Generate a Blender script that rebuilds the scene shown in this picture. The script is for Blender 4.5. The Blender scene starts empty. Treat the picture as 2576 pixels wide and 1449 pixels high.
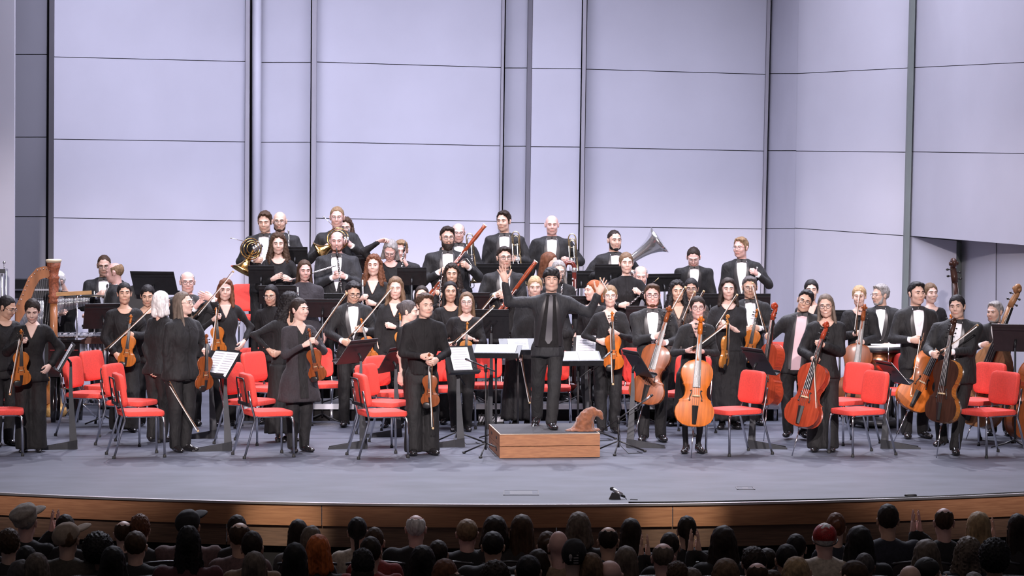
import bpy, math, random
import numpy as np
from mathutils import Matrix, Vector
rng = np.random.RandomState(7)
random.seed(7)
SC = bpy.context.scene
COL = SC.collection
PI = math.pi

# ------------------------------------------------------------------ camera, world, lights
# World: X right, Y away from the camera, Z up, stage floor at z = 0, metres.
FPX, CZ, YH, CX = 7600.0, 3.2, 375.0, 1288.0      # focal length in px (of 2576), camera height, horizon row, centre column
cam = bpy.data.cameras.new('camera'); cam.sensor_width = 36.0
cam.lens = FPX / 2576.0 * 36.0
cam.shift_y = (YH - 724.5) / 2576.0
cam.clip_end = 200
camo = bpy.data.objects.new('camera', cam); COL.objects.link(camo)
camo.location = (0, 0, CZ); camo.rotation_euler = (PI / 2, 0, 0)
SC.camera = camo
SC.view_settings.view_transform = 'Standard'
SC.view_settings.look = 'None'
SC.view_settings.exposure = 0.58
SC.view_settings.gamma = 1.0
SC.view_settings.use_curve_mapping = False
wd = bpy.data.worlds.new('world'); SC.world = wd; wd.use_nodes = True
wd.node_tree.nodes['Background'].inputs[0].default_value = (0.75, 0.72, 0.85, 1)
wd.node_tree.nodes['Background'].inputs[1].default_value = 0.035

def aim(o, tgt):
    o.rotation_euler = (Vector(tgt) - o.location).to_track_quat('-Z', 'Y').to_euler()

def lamp_area(loc, tgt, sx, sy, watt, col, spread=180):
    l = bpy.data.lights.new('border_light', 'AREA'); l.shape = 'RECTANGLE'; l.size = sx; l.size_y = sy
    l.energy = watt; l.color = col; l.spread = math.radians(spread)
    o = bpy.data.objects.new('border_light', l); COL.objects.link(o); o.location = loc; aim(o, tgt); return o

def lamp_spot(loc, tgt, deg, watt, col, blend=0.4, rad=0.12):
    l = bpy.data.lights.new('stage_spot', 'SPOT'); l.spot_size = math.radians(deg); l.spot_blend = blend
    l.energy = watt; l.color = col; l.shadow_soft_size = rad
    o = bpy.data.objects.new('stage_spot', l); COL.objects.link(o); o.location = loc; aim(o, tgt); return o

# border lights hung over the stage, washing floor, players and shell
lamp_area((0.6, 32.6, 9.4), (0.6, 33.4, 0), 11, 1.0, 260, (0.86, 0.84, 1.0), 120)
lamp_area((0.3, 36.0, 9.4), (0.3, 36.6, 0), 12, 1.0, 600, (0.84, 0.83, 1.0), 120)
lamp_area((-2.6, 36.8, 9.3), (-2.6, 42.0, 1.6), 8, 0.5, 125, (0.78, 0.78, 1.0), 75)
# back-light fixtures high upstage, throwing the shadows towards the audience
for xx in (-5.2, -2.6, 0.0, 2.6, 5.2):
    lamp_spot((xx * 0.9, 39.4, 9.6), (xx, 31.2, 0.0), 46, 1400, (0.86, 0.86, 1.0), 0.6, 0.07)
# profile spots on the front-of-house bridge
for xx in (-4.2, -1.4, 1.4, 4.2):
    lamp_spot((xx * 0.9, 12.0, 8.6), (xx, 33.6, 0.6), 19.5, 9000, (1.0, 0.89, 0.90), 0.5, 0.18)
# two tight specials that spill on the stage lip
lamp_spot((-3.0, 14.0, 9.0), (-2.08, 27.35, -0.17), 3.6, 6500, (1.0, 0.9, 0.78), 1.0, 0.05)
lamp_spot((2.4, 14.0, 9.0), (1.50, 27.35, -0.17), 3.6, 5500, (1.0, 0.9, 0.78), 1.0, 0.05)
# dim house light over the stalls
lamp_area((0, 20.5, 8.0), (0, 24.5, 0), 8, 2.0, 12, (1.0, 0.82, 0.72), 100)

def Wp(px, py, d):
    """point at depth d seen at photo pixel (px, py)"""
    return np.array(((px - CX) * d / FPX, d, CZ - (py - YH) * d / FPX))

# ------------------------------------------------------------------ materials
MATS = {}
def mat(name, col, rough=0.6, metal=0.0, var=0.0, scale=20.0, bump=0.0, bscale=None, stretch=None, coat=0.0, spec=0.5, sheen=0.0, col2=None, wave=None, fold=0.0):
    if name in MATS: return MATS[name]
    m = bpy.data.materials.new(name); m.use_nodes = True
    nt = m.node_tree; b = nt.nodes['Principled BSDF']
    b.inputs['Base Color'].default_value = (*col, 1); b.inputs['Roughness'].default_value = rough
    b.inputs['Metallic'].default_value = metal; b.inputs['Specular IOR Level'].default_value = spec
    if coat: b.inputs['Coat Weight'].default_value = coat; b.inputs['Coat Roughness'].default_value = 0.12
    if sheen: b.inputs['Sheen Weight'].default_value = sheen; b.inputs['Sheen Roughness'].default_value = 0.5
    if var or bump or wave or fold:
        tc = nt.nodes.new('ShaderNodeTexCoord'); mp = nt.nodes.new('ShaderNodeMapping')
        nt.links.new(tc.outputs['Object'], mp.inputs[0])
        if stretch: mp.inputs['Scale'].default_value = stretch
        nz = nt.nodes.new('ShaderNodeTexNoise'); nz.inputs['Scale'].default_value = scale; nz.inputs['Detail'].default_value = 5
        nt.links.new(mp.outputs[0], nz.inputs['Vector'])
        fac = nz.outputs[0]
        if wave:
            wv = nt.nodes.new('ShaderNodeTexWave'); wv.inputs['Scale'].default_value = wave; wv.inputs['Distortion'].default_value = 3.0
            wv.inputs['Detail'].default_value = 3; wv.bands_direction = 'Z'
            nt.links.new(mp.outputs[0], wv.inputs['Vector'])
            mm = nt.nodes.new('ShaderNodeMath'); mm.operation = 'MULTIPLY_ADD'; mm.inputs[1].default_value = 0.5; 
            hm = nt.nodes.new('ShaderNodeMath'); hm.operation = 'MULTIPLY'; hm.inputs[1].default_value = 0.5
            nt.links.new(nz.outputs[0], hm.inputs[0]); nt.links.new(wv.outputs[1], mm.inputs[0]); nt.links.new(hm.outputs[0], mm.inputs[2]); fac = mm.outputs[0]
        if var or wave:
            cr = nt.nodes.new('ShaderNodeMix'); cr.data_type = 'RGBA'
            c2 = col2 if col2 else tuple(max(0, c * (1 - var)) for c in col)
            c1 = tuple(min(1, c * (1 + var)) for c in col) if not col2 else col
            cr.inputs[6].default_value = (*c1, 1); cr.inputs[7].default_value = (*c2, 1)
            mr = nt.nodes.new('ShaderNodeMapRange'); mr.inputs[1].default_value = 0.3; mr.inputs[2].default_value = 0.7
            nt.links.new(fac, mr.inputs[0]); nt.links.new(mr.outputs[0], cr.inputs[0]); nt.links.new(cr.outputs[2], b.inputs['Base Color'])
        if bump:
            bn = nt.nodes.new('ShaderNodeBump'); bn.inputs['Strength'].default_value = bump; bn.inputs['Distance'].default_value = 0.004
            n2 = nt.nodes.new('ShaderNodeTexNoise'); n2.inputs['Scale'].default_value = bscale or scale; n2.inputs['Detail'].default_value = 4
            nt.links.new(mp.outputs[0], n2.inputs['Vector']); nt.links.new(n2.outputs[0], bn.inputs['Height']); nt.links.new(bn.outputs[0], b.inputs['Normal'])
    if fold:      # soft drapery creases on top of the weave
        n3 = nt.nodes.new('ShaderNodeTexNoise'); n3.inputs['Scale'].default_value = 9.0; n3.inputs['Detail'].default_value = 2.0; n3.inputs['Distortion'].default_value = 1.2
        m3 = nt.nodes.new('ShaderNodeMapping'); m3.inputs['Scale'].default_value = (1.6, 1.6, .55); nt.links.new(tc.outputs['Object'], m3.inputs[0]); nt.links.new(m3.outputs[0], n3.inputs['Vector'])
        b3 = nt.nodes.new('ShaderNodeBump'); b3.inputs['Strength'].default_value = fold; b3.inputs['Distance'].default_value = 0.06
        nt.links.new(n3.outputs[0], b3.inputs['Height'])
        if b.inputs['Normal'].links: nt.links.new(b.inputs['Normal'].links[0].from_socket, b3.inputs['Normal'])
        nt.links.new(b3.outputs[0], b.inputs['Normal'])
    MATS[name] = m; return m

# ------------------------------------------------------------------ mesh gathering
class G:
    def __init__(s): s.V = []; s.F = []; s.M = []; s.n = 0
    def add(s, VF, mi=0, M=None):
        V, Fs = VF; V = np.asarray(V, float)
        if M is not None:
            M = np.array(M); V = V @ M[:3, :3].T + M[:3, 3]
        for F in Fs:
            F = np.asarray(F, np.int64)
            if len(F): s.F.append(F + s.n); s.M.append(np.full(len(F), mi))
        s.V.append(V); s.n += len(V); return s
    def mesh(s, name, mats, smooth=True):
        me = bpy.data.meshes.new(name)
        V = np.concatenate(s.V).astype(np.float32)
        me.vertices.add(len(V)); me.vertices.foreach_set('co', V.ravel())
        loops = np.concatenate([F.ravel() for F in s.F]); cnt = np.concatenate([np.full(len(F), F.shape[1]) for F in s.F])
        st = np.concatenate([[0], np.cumsum(cnt)[:-1]])
        me.loops.add(len(loops)); me.loops.foreach_set('vertex_index', loops.astype(np.int32))
        me.polygons.add(len(cnt)); me.polygons.foreach_set('loop_start', st.astype(np.int32))
        for m in (mats if isinstance(mats, (list, tuple)) else [mats]): me.materials.append(m)
        me.polygons.foreach_set('material_index', np.concatenate(s.M).astype(np.int32))
        me.polygons.foreach_set('use_smooth', np.full(len(cnt), bool(smooth)))
        me.update(calc_edges=True); me.validate(); 
        if smooth == 'auto': me.set_sharp_from_angle(angle=math.radians(40))
        return me
    def obj(s, name, mats, parent=None, smooth=True, M=None): return link(name, s.mesh(name, mats, smooth), parent, M)

def link(name, me, parent=None, M=None):
    o = bpy.data.objects.new(name, me); COL.objects.link(o)
    if parent is not None: o.parent = parent
    if M is not None: o.matrix_local = Matrix(np.array(M).tolist())
    return o
def empty(name, loc=(0, 0, 0), rz=0.0, M=None):
    o = bpy.data.objects.new(name, None); COL.objects.link(o); o.empty_display_size = 0.1
    if M is not None: o.matrix_world = Matrix(np.array(M).tolist())
    else: o.location = loc; o.rotation_euler = (0, 0, rz)
    return o
def tag(o, label, cat=None, group=None, kind=None):
    if label: o['label'] = label
    if cat: o['category'] = cat
    if group: o['group'] = group
    if kind: o['kind'] = kind
    return o
def copy_tree(o, parent=None):
    c = o.copy(); COL.objects.link(c); c.parent = parent
    for ch in o.children: 
        copy_tree(ch, c)
    return c

# ---- shape primitives -> (V, [faces...])
def nrm(v): v = np.asarray(v, float); return v / (np.linalg.norm(v) + 1e-12)
def frame(x, up):
    """matrix columns: x, y, z with x exact, z close to up"""
    x = nrm(x); z = np.asarray(up, float); z = nrm(z - x * z.dot(x)); y = np.cross(z, x)
    return np.stack([x, y, z], 1)
def M4(R=None, t=(0, 0, 0), s=1.0):
    M = np.eye(4); M[:3, :3] = (np.eye(3) if R is None else R) * s; M[:3, 3] = t; return M
def Rz(a): c, s = math.cos(a), math.sin(a); return np.array([[c, -s, 0], [s, c, 0], [0, 0, 1.0]])
def Rx(a): c, s = math.cos(a), math.sin(a); return np.array([[1.0, 0, 0], [0, c, -s], [0, s, c]])
def Ry(a): c, s = math.cos(a), math.sin(a); return np.array([[c, 0, s], [0, 1.0, 0], [-s, 0, c]])
def box(c, s, R=None):
    c = np.array(c, float); h = np.array(s, float) / 2
    V = np.array([[x, y, z] for x in (-1, 1) for y in (-1, 1) for z in (-1, 1)]) * h
    if R is not None: V = V @ np.array(R).T
    return V + c, [np.array([[0, 1, 3, 2], [4, 6, 7, 5], [0, 4, 5, 1], [2, 3, 7, 6], [0, 2, 6, 4], [1, 5, 7, 3]])]
def tube(P, r, n=8, closed=False, cap=True, flat=1.0, up=None):
    P = np.array(P, float); k = len(P); r = np.broadcast_to(np.asarray(r, float), (k,))
    T = np.gradient(P, axis=0) if not closed else np.roll(P, -1, 0) - np.roll(P, 1, 0)
    T /= np.linalg.norm(T, axis=1)[:, None] + 1e-12
    a = np.array(up if up is not None else (0.31, 0.17, 0.93)); 
    if abs(T[0].dot(nrm(a))) > 0.95: a = np.array((0.93, 0.2, 0.1))
    N = np.zeros_like(P); N[0] = nrm(a - T[0] * a.dot(T[0]))
    for i in range(1, k):
        v = N[i - 1] - T[i] * N[i - 1].dot(T[i]); N[i] = nrm(v)
    B = np.cross(T, N); th = np.arange(n) * 2 * PI / n
    V = (P[:, None] + r[:, None, None] * (np.cos(th)[None, :, None] * N[:, None] + flat * np.sin(th)[None, :, None] * B[:, None])).reshape(-1, 3)
    i = np.arange(k if closed else k - 1)[:, None]; j = np.arange(n)[None]
    a0 = i * n + j; a1 = i * n + (j + 1) % n; b0 = ((i + 1) % k) * n + j; b1 = ((i + 1) % k) * n + (j + 1) % n
    Fs = [np.stack([a0, a1, b1, b0], -1).reshape(-1, 4)]
    if cap and not closed:
        c0 = len(V); V = np.vstack([V, P[0], P[-1]]); jj = np.arange(n)
        Fs.append(np.stack([np.full(n, c0), (jj + 1) % n, jj], 1)); Fs.append(np.stack([np.full(n, c0 + 1), (k - 1) * n + jj, (k - 1) * n + (jj + 1) % n], 1))
    return V, Fs
def lathe(prof, n=20, axis=None, cap=True):
    """profile [(r, z)...] about Z"""
    pr = np.array(prof, float); k = len(pr); th = np.arange(n) * 2 * PI / n
    V = np.stack([pr[:, 0:1] * np.cos(th), pr[:, 0:1] * np.sin(th), np.repeat(pr[:, 1:2], n, 1)], -1).reshape(-1, 3)
    i = np.arange(k - 1)[:, None]; j = np.arange(n)[None]
    Fs = [np.stack([i * n + j, i * n + (j + 1) % n, (i + 1) * n + (j + 1) % n, (i + 1) * n + j], -1).reshape(-1, 4)]
    if cap:
        c0 = len(V); V = np.vstack([V, [0, 0, pr[0, 1]], [0, 0, pr[-1, 1]]]); jj = np.arange(n)
        Fs.append(np.stack([np.full(n, c0), (jj + 1) % n, jj], 1)); Fs.append(np.stack([np.full(n, c0 + 1), (k - 1) * n + jj, (k - 1) * n + (jj + 1) % n], 1))
    return V, Fs
def sell(c, r, e=2.0, nu=14, nv=9, R=None):
    """superellipsoid: e=2 ellipsoid, larger -> rounded box"""
    u = np.arange(nu) * 2 * PI / nu; v = np.linspace(-PI / 2, PI / 2, nv); p = 2.0 / e
    f = lambda w: np.sign(w) * np.abs(w) ** p
    X = f(np.cos(v))[:, None] * f(np.cos(u))[None]; Y = f(np.cos(v))[:, None] * f(np.sin(u))[None]; Z = np.repeat(f(np.sin(v))[:, None], nu, 1)
    V = np.stack([X, Y, Z], -1).reshape(-1, 3) * np.array(r)
    if R is not None: V = V @ np.array(R).T
    i = np.arange(nv - 1)[:, None]; j = np.arange(nu)[None]
    return V + np.array(c), [np.stack([i * nu + j, i * nu + (j + 1) % nu, (i + 1) * nu + (j + 1) % nu, (i + 1) * nu + j], -1).reshape(-1, 4)]
def gridsurf(P):
    """P: (a,b,3) -> open quad sheet"""
    a, b = P.shape[:2]; i = np.arange(a - 1)[:, None]; j = np.arange(b - 1)[None]
    return P.reshape(-1, 3), [np.stack([i * b + j, i * b + j + 1, (i + 1) * b + j + 1, (i + 1) * b + j], -1).reshape(-1, 4)]
def slab(P, t):
    """closed slab: sheet P (a,b,3) and its copy moved by vector t"""
    a, b = P.shape[:2]; V, F = gridsurf(P); n = len(V); V2 = V + np.array(t); f2 = F[0][:, ::-1] + n
    ring = [i for i in range(b)] + [i * b + b - 1 for i in range(1, a)] + [(a - 1) * b + j for j in range(b - 2, -1, -1)] + [i * b for i in range(a - 2, 0, -1)]
    ring = np.array(ring); nx = np.roll(ring, -1)
    return np.vstack([V, V2]), [F[0], f2, np.stack([nx, ring, ring + n, nx + n], 1)]
def prism(poly, y0, y1):
    """polygon in XZ extruded along Y (fan, roughly convex/star-shaped)"""
    p = np.array(poly, float); n = len(p); c = p.mean(0)
    V = np.vstack([np.c_[p[:, 0], np.full(n, y0), p[:, 1]], np.c_[p[:, 0], np.full(n, y1), p[:, 1]], [c[0], y0, c[1]], [c[0], y1, c[1]]])
    j = np.arange(n); k = (j + 1) % n
    return V, [np.stack([j, k, k + n, j + n], 1), np.stack([k, j, np.full(n, 2 * n)], 1), np.stack([j + n, k + n, np.full(n, 2 * n + 1)], 1)]

# ------------------------------------------------------------------ signed-distance modelling (bodies, heads, hair, hands, cloth)
class Field:
    def __init__(s, lo, hi, h):
        s.lo = np.array(lo, float); s.h = h
        n = np.ceil((np.array(hi) - s.lo) / h).astype(int) + 1; s.n = n
        s.ax = [s.lo[i] + h * np.arange(n[i]) for i in range(3)]
        s.F = np.full(tuple(n), 1.0, np.float32)
    def sub(s, lo, hi, pad):
        sl = []; 
        for i in range(3):
            a = int(max(0, math.floor((lo[i] - pad - s.lo[i]) / s.h))); b = int(min(s.n[i], math.ceil((hi[i] + pad - s.lo[i]) / s.h) + 1))
            sl.append(slice(a, max(a, b)))
        X, Y, Z = s.ax[0][sl[0]][:, None, None], s.ax[1][sl[1]][None, :, None], s.ax[2][sl[2]][None, None, :]
        return tuple(sl), X, Y, Z
    def comb(s, sl, d, k, op='u'):
        A = s.F[sl]
        if A.size == 0: return
        if op == 'u':
            if k > 0: hh = np.maximum(k - np.abs(A - d), 0) / k; s.F[sl] = np.minimum(A, d) - hh * hh * k * .25
            else: s.F[sl] = np.minimum(A, d)
        else:
            d = -d
            if k > 0: hh = np.maximum(k - np.abs(A - d), 0) / k; s.F[sl] = np.maximum(A, d) + hh * hh * k * .25
            else: s.F[sl] = np.maximum(A, d)
    def cone(s, a, b, r1, r2, k=.03, op='u'):
        a = np.array(a, float); b = np.array(b, float); r = max(r1, r2)
        sl, X, Y, Z = s.sub(np.minimum(a, b) - r, np.maximum(a, b) + r, k + 2.5 * s.h)
        ab = b - a; L = ab.dot(ab) + 1e-12
        t = np.clip(((X - a[0]) * ab[0] + (Y - a[1]) * ab[1] + (Z - a[2]) * ab[2]) / L, 0, 1)
        d = np.sqrt((X - a[0] - t * ab[0]) ** 2 + (Y - a[1] - t * ab[1]) ** 2 + (Z - a[2] - t * ab[2]) ** 2) - (r1 + (r2 - r1) * t)
        s.comb(sl, d, k, op)
    def ell(s, c, r, k=.02, op='u'):
        c = np.array(c, float); r = np.array(r, float)
        sl, X, Y, Z = s.sub(c - r, c + r, k + 2.5 * s.h)
        u, v, w = (X - c[0]) / r[0], (Y - c[1]) / r[1], (Z - c[2]) / r[2]
        k0 = np.sqrt(u * u + v * v + w * w) + 1e-9; k1 = np.sqrt((u / r[0]) ** 2 + (v / r[1]) ** 2 + (w / r[2]) ** 2) + 1e-9
        s.comb(sl, k0 * (k0 - 1) / k1, k, op)
    def loft(s, prof, k=.03, p=2.3, zlo=None, ztop=None):
        """prof rows (z, w, d, cx, cy)"""
        P = np.array(prof, float); w = P[:, 1].max() + .02; d = P[:, 2].max() + .02
        lo = (P[:, 3].min() - w, P[:, 4].min() - d, P[0, 0]); hi = (P[:, 3].max() + w, P[:, 4].max() + d, P[-1, 0])
        sl, X, Y, Z = s.sub(lo, hi, k + 2.5 * s.h); z = Z.ravel()
        I = lambda c: np.interp(z, P[:, 0], P[:, c])[None, None, :]
        ww, dd, cx, cy = I(1), I(2), I(3), I(4)
        q = (np.abs((X - cx) / ww) ** p + np.abs((Y - cy) / dd) ** p) ** (1 / p)
        v = (q - 1) * np.minimum(ww, dd)
        v = np.maximum(v, np.maximum(P[0, 0] - Z, Z - P[-1, 0])); s.comb(sl, v, k)
    def cutz(s, z, above=True):
        Z = s.ax[2][None, None, :]
        s.F = np.maximum(s.F, (z - Z) if above else (Z - z)).astype(np.float32)
    def noise(s, amp, f=30.0, mask=None):
        X, Y, Z = s.ax[0][:, None, None], s.ax[1][None, :, None], s.ax[2][None, None, :]
        n = np.sin(X * f + 1.7 * np.sin(Z * f * .55 + Y * 9)) * np.sin(Z * f * .62 + 1.5 * np.sin(Y * f * .9 + X * 11) + 0.7)
        if mask is not None: n = n * mask(X, Y, Z)
        s.F = (s.F + amp * n).astype(np.float32)
    def mesh(s):
        F = s.F; F = np.pad(F, 1, constant_values=1.0); lo = s.lo - s.h
        ins = F < 0
        c = [ins[i:F.shape[0] - 1 + i, j:F.shape[1] - 1 + j, k:F.shape[2] - 1 + k] for i in (0, 1) for j in (0, 1) for k in (0, 1)]
        cnt = sum(x.astype(np.int8) for x in c); act = (cnt > 0) & (cnt < 8)
        I = np.argwhere(act); 
        if len(I) == 0: return np.zeros((0, 3)), [np.zeros((0, 4), int)]
        idx = np.full(act.shape, -1, np.int64); idx[act] = np.arange(len(I))
        acc = np.zeros((len(I), 3)); num = np.zeros(len(I))
        offs = [(0, 0, 0), (1, 0, 0), (0, 1, 0), (0, 0, 1), (1, 1, 0), (1, 0, 1), (0, 1, 1), (1, 1, 1)]
        edges = [(a, b) for a in offs for b in offs if sum(b) == sum(a) + 1 and all(y >= x for x, y in zip(a, b))]
        for a, b in edges:
            fa = F[I[:, 0] + a[0], I[:, 1] + a[1], I[:, 2] + a[2]]; fb = F[I[:, 0] + b[0], I[:, 1] + b[1], I[:, 2] + b[2]]
            m = (fa < 0) != (fb < 0); t = np.where(m, fa / np.where(m, fa - fb, 1), 0)
            acc += np.where(m[:, None], np.array(a) + t[:, None] * (np.array(b) - np.array(a)), 0); num += m
        V = lo + s.h * (I + acc / num[:, None]); Q = []
        for ax in range(3):
            b, cc = (ax + 1) % 3, (ax + 2) % 3
            sA = [slice(None)] * 3; sB = [slice(None)] * 3; sA[ax] = slice(0, -1); sB[ax] = slice(1, None)
            dif = ins[tuple(sA)] != ins[tuple(sB)]; E = np.argwhere(dif)
            E = E[(E[:, b] > 0) & (E[:, cc] > 0) & (E[:, b] < idx.shape[b]) & (E[:, cc] < idx.shape[cc])]
            g = lambda ob, oc: idx[tuple((E + (np.eye(3, dtype=int)[b] * ob + np.eye(3, dtype=int)[cc] * oc)).T)]
            q = np.stack([g(-1, -1), g(0, -1), g(0, 0), g(-1, 0)], 1)
            fl = ins[tuple(E.T)]; q[~fl] = q[~fl][:, ::-1]; Q.append(q)
        return V, [np.concatenate(Q)]
# ------------------------------------------------------------------ the hall: shell wall, stage, risers, lip, stalls floor
m_wall = mat('shell_paint', (0.50, 0.495, 0.575), 0.62, var=0.035, scale=1.3, bump=0.05, bscale=60)
m_wall2 = mat('shell_paint_grey', (0.33, 0.315, 0.36), 0.6, var=0.06, scale=2.0)
m_green = mat('shell_edge_greygreen', (0.20, 0.225, 0.215), 0.6, var=0.05, scale=3)
m_gap = mat('joint_dark', (0.06, 0.055, 0.06), 0.8)
m_floor = mat('stage_floor_paint', (0.076, 0.082, 0.106), 0.55, spec=.28, var=0.22, scale=1.6, bump=0.05, bscale=90, stretch=(1, 1.6, 1))
m_riser = mat('riser_deck', (0.07, 0.07, 0.08), 0.6, var=0.15, scale=5)
m_alu = mat('riser_aluminium', (0.55, 0.55, 0.6), 0.35, 0.9)
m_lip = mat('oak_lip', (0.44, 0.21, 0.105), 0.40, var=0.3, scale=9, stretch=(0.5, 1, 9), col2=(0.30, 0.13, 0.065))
m_lip_shaded = mat('oak_kick_shaded', (0.15, 0.085, 0.055), 0.5, var=0.3, scale=9, stretch=(0.5, 1, 9))  # lip oak darkened: the shadow on the lower boards is put into the colour
m_edge = mat('lip_trim_metal', (0.75, 0.72, 0.72), 0.3, 0.9)
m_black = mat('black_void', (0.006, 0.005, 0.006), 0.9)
m_housefloor = mat('stalls_carpet', (0.02, 0.012, 0.014), 0.95, var=0.3, scale=30)

YB, YT = 1150, -420
wall = None
def ppt(c, y):                       # column c = (x_top, x_bottom, depth); vertical position by pixel row, lean of the edge included
    xt, xb, d = c; x = xt + (xb - xt) * y / 700.0
    return Wp(x, y, d)
def wallpiece(name, parent, m, c0, c1, yl, yr, nx=1, bulge=0.0, th=0.05, gap=0.9):
    """c0,c1 edge columns; yl, yr = (top,bottom) pixel rows at each edge"""
    P = np.zeros((2, nx + 1, 3))
    for i in range(nx + 1):
        t = i / nx; c = [c0[k] * (1 - t) + c1[k] * t for k in range(3)]; c[2] -= bulge * 4 * t * (1 - t)
        for r in (0, 1):
            y = yl[r] * (1 - t) + yr[r] * t + (gap if r == 0 else -gap)
            P[r, i] = ppt(c, y)
    V, F = slab(P[::-1], (0, th, 0))
    return G().add((V, F)).obj(name, m, parent, smooth='auto' if nx > 1 else False)

PAN = [  # (edge column left, edge column right, seam rows left, seam rows right, bulge, material, segments)
    ((-60, -60, 35.8), (37, 36, 36.0), (None), (None), 0, m_wall, 1),
    ((37.5, 36.5, 40.9), (118, 114, 40.5), (137, 345, 545), (137, 345, 545), 0, m_wall, 1),
    ((137, 134.5, 40.2), (617, 614, 41.6), (143, 350, 548), (155, 357, 556), 0.03, m_wall, 6),
    ((657, 653, 41.9), (782, 778, 41.9), (157, 358, 557), (157, 358, 557), 0, m_wall, 1),
    ((798, 794, 41.8), (1262, 1253, 41.9), (156, 357, 549), (170, 367, 557), 0.03, m_wall, 6),
    ((1273, 1263, 42.1), (1328, 1318, 42.1), (171, 368, 560), (171, 368, 560), 0, m_wall, 1),
    ((1341, 1331, 41.7), (1464, 1453, 41.7), (172, 369, 562), (173, 370, 563), 0, m_wall, 1),
    ((1478, 1467, 41.9), (1929, 1913, 41.6), (174, 371, 570), (187, 380, 576), 0.03, m_wall, 6),
    ((1941, 1924, 41.6), (2009, 1997, 39.9), (185, 379, 575), (185, 379, 575), 0, m_wall, 2),
    ((2010, 1998, 39.8), (2289, 2272, 38.4), (185, 380, 574), (171, 383, 593), 0.28, m_wall, 10),
    ((2305, 2287, 38.2), (2640, 2630, 34.6), (170, 382, 594), (154, 387, 622), 0.25, m_wall, 10),
]
def mkwall():
    global wall
    wall = empty('wall_back', (0, 42.6, 0)); tag(wall, None, None, None, 'structure')
    bk = G()
    cols = [(-80, -80, 43.0), (2010, 2000, 43.0), (2060, 2050, 42.0), (2300, 2285, 40.6), (2440, 2440, 40.0), (2700, 2700, 38.6)]
    P = np.array([[ppt(c, y) for c in cols] for y in (YB, YT)])
    wall.matrix_world = Matrix.Identity(4)
    b = slab(P, (0, 0.08, 0)); bk.add(b).obj('backing', m_gap, wall, False)
    for (c0, c1, sl, sr, bu, m, nx) in PAN:
        if sl is None:
            wallpiece('panel', wall, m, c0, c1, (YT, YB), (YT, YB), nx, bu); continue
        rl = [YT] + list(sl) + [YB]; rr = [YT] + list(sr) + [YB]
        for i in range(4):
            if c0[0] == 2305 and i == 3:      # doorway cut into the last panel: a post left of it, the alcove behind
                wallpiece('panel', wall, m, c0, (2417, 2405, 37.35), (594, YB), (605, YB), 4, 0.02)
                continue
            wallpiece('panel', wall, m, c0, c1, (rl[i], rl[i + 1]), (rr[i], rr[i + 1]), nx, bu)
    # pilasters and joints between the panel bays
    def pil(c0, c1, m, th=0.09, name='pilaster'):
        wallpiece(name, wall, m, c0, c1, (YT, YB), (YT, YB), 1, 0, th)
    pil((124, 121, 40.3), (136, 133, 40.2), m_wall2)
    pil((618, 615, 41.5), (628, 625, 41.5), m_wall2)
    # half-round column
    a = ppt((632, 630, 41.6), YB); bb = ppt((655, 651, 41.6), YT); r = 0.065; xc = (a[0] + bb[0]) / 2
    G().add(tube([(xc - .01, 41.75, a[2]), (xc + .01, 41.75, bb[2])], r, 16)).obj('half_round_column', m_wall, wall)
    pil((785, 781, 41.6), (797, 793, 41.6), m_wall2)
    pil((1263, 1254, 41.8), (1270, 1260, 41.8), m_wall2)
    pil((1329, 1319, 41.9), (1340, 1330, 41.75), m_wall2)
    pil((1467, 1457, 41.6), (1476, 1466, 41.6), m_wall2)
    pil((1931, 1915, 41.5), (1939, 1922, 41.5), m_wall2)
    pil((2291, 2273.5, 38.25), (2303, 2286, 38.15), m_green, 0.25)
    # door alcove on the right: jamb, recessed curved leaves, header line
    wallpiece('door_jamb', wall, m_green, (2418, 2406, 37.38), (2430, 2419, 37.6), (606, YB), (612, YB), 1, 0, 0.05)
    dr = empty('door_alcove'); dr.name = 'door_1'; tag(dr, None, None, None, 'structure')
    for c0, c1 in (((2426, 2420, 37.52), (2508, 2505, 36.12)), ((2510, 2507, 36.12), (2660, 2655, 34.6))):
        wallpiece('door_leaf', dr, m_wall, c0, c1, (600, YB), (600, YB), 4, 0.05)
mkwall()

# stage floor with its bowed front edge
ARC_R, ARC_X = 12.9, 0.06
def lipy(x): return 27.20 + ARC_R - math.sqrt(ARC_R ** 2 - (x - ARC_X) ** 2)
XS = np.linspace(-7.6, 7.6, 61)
def arcband(off0, off1, z0, z1):
    return np.array([[(x, lipy(x) + off0, z0), (x, lipy(x) + off1, z1)] for x in XS])
g = G()
top = np.array([[(x, lipy(x), 0.0), (x, 44.0, 0.0)] for x in XS])
g.add(slab(top[::-1], (0, 0, -0.05)))
fl = g.obj('floor', m_floor, None, False); tag(fl, None, kind='structure')
tr = G().add(slab(np.array([[(x, lipy(x) - .035, 0.004), (x, lipy(x) + .01, 0.004)] for x in XS])[::-1], (0, 0, -0.02))).obj('trim_1', m_edge, None, False); tag(tr, None, kind='structure')
def boards(name, parent_name, m, z0, z1, off, th, joints):
    root = empty(parent_name); tag(root, None, kind='structure')
    for a, b in zip(joints[:-1], joints[1:]):
        xs = np.linspace(a + .004, b - .004, 14)
        P = np.array([[(x, lipy(x) + off, z0), (x, lipy(x) + off, z1)] for x in xs])
        G().add(slab(P, (0, th, 0))).obj(name, m, root, False)
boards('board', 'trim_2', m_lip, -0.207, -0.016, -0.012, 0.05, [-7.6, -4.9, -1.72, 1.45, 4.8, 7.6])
boards('board', 'trim_3', m_lip_shaded, -0.40, -0.21, 0.03, 0.05, [-7.6, -5.3, -2.6, 0.4, 3.4, 7.6])
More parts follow.
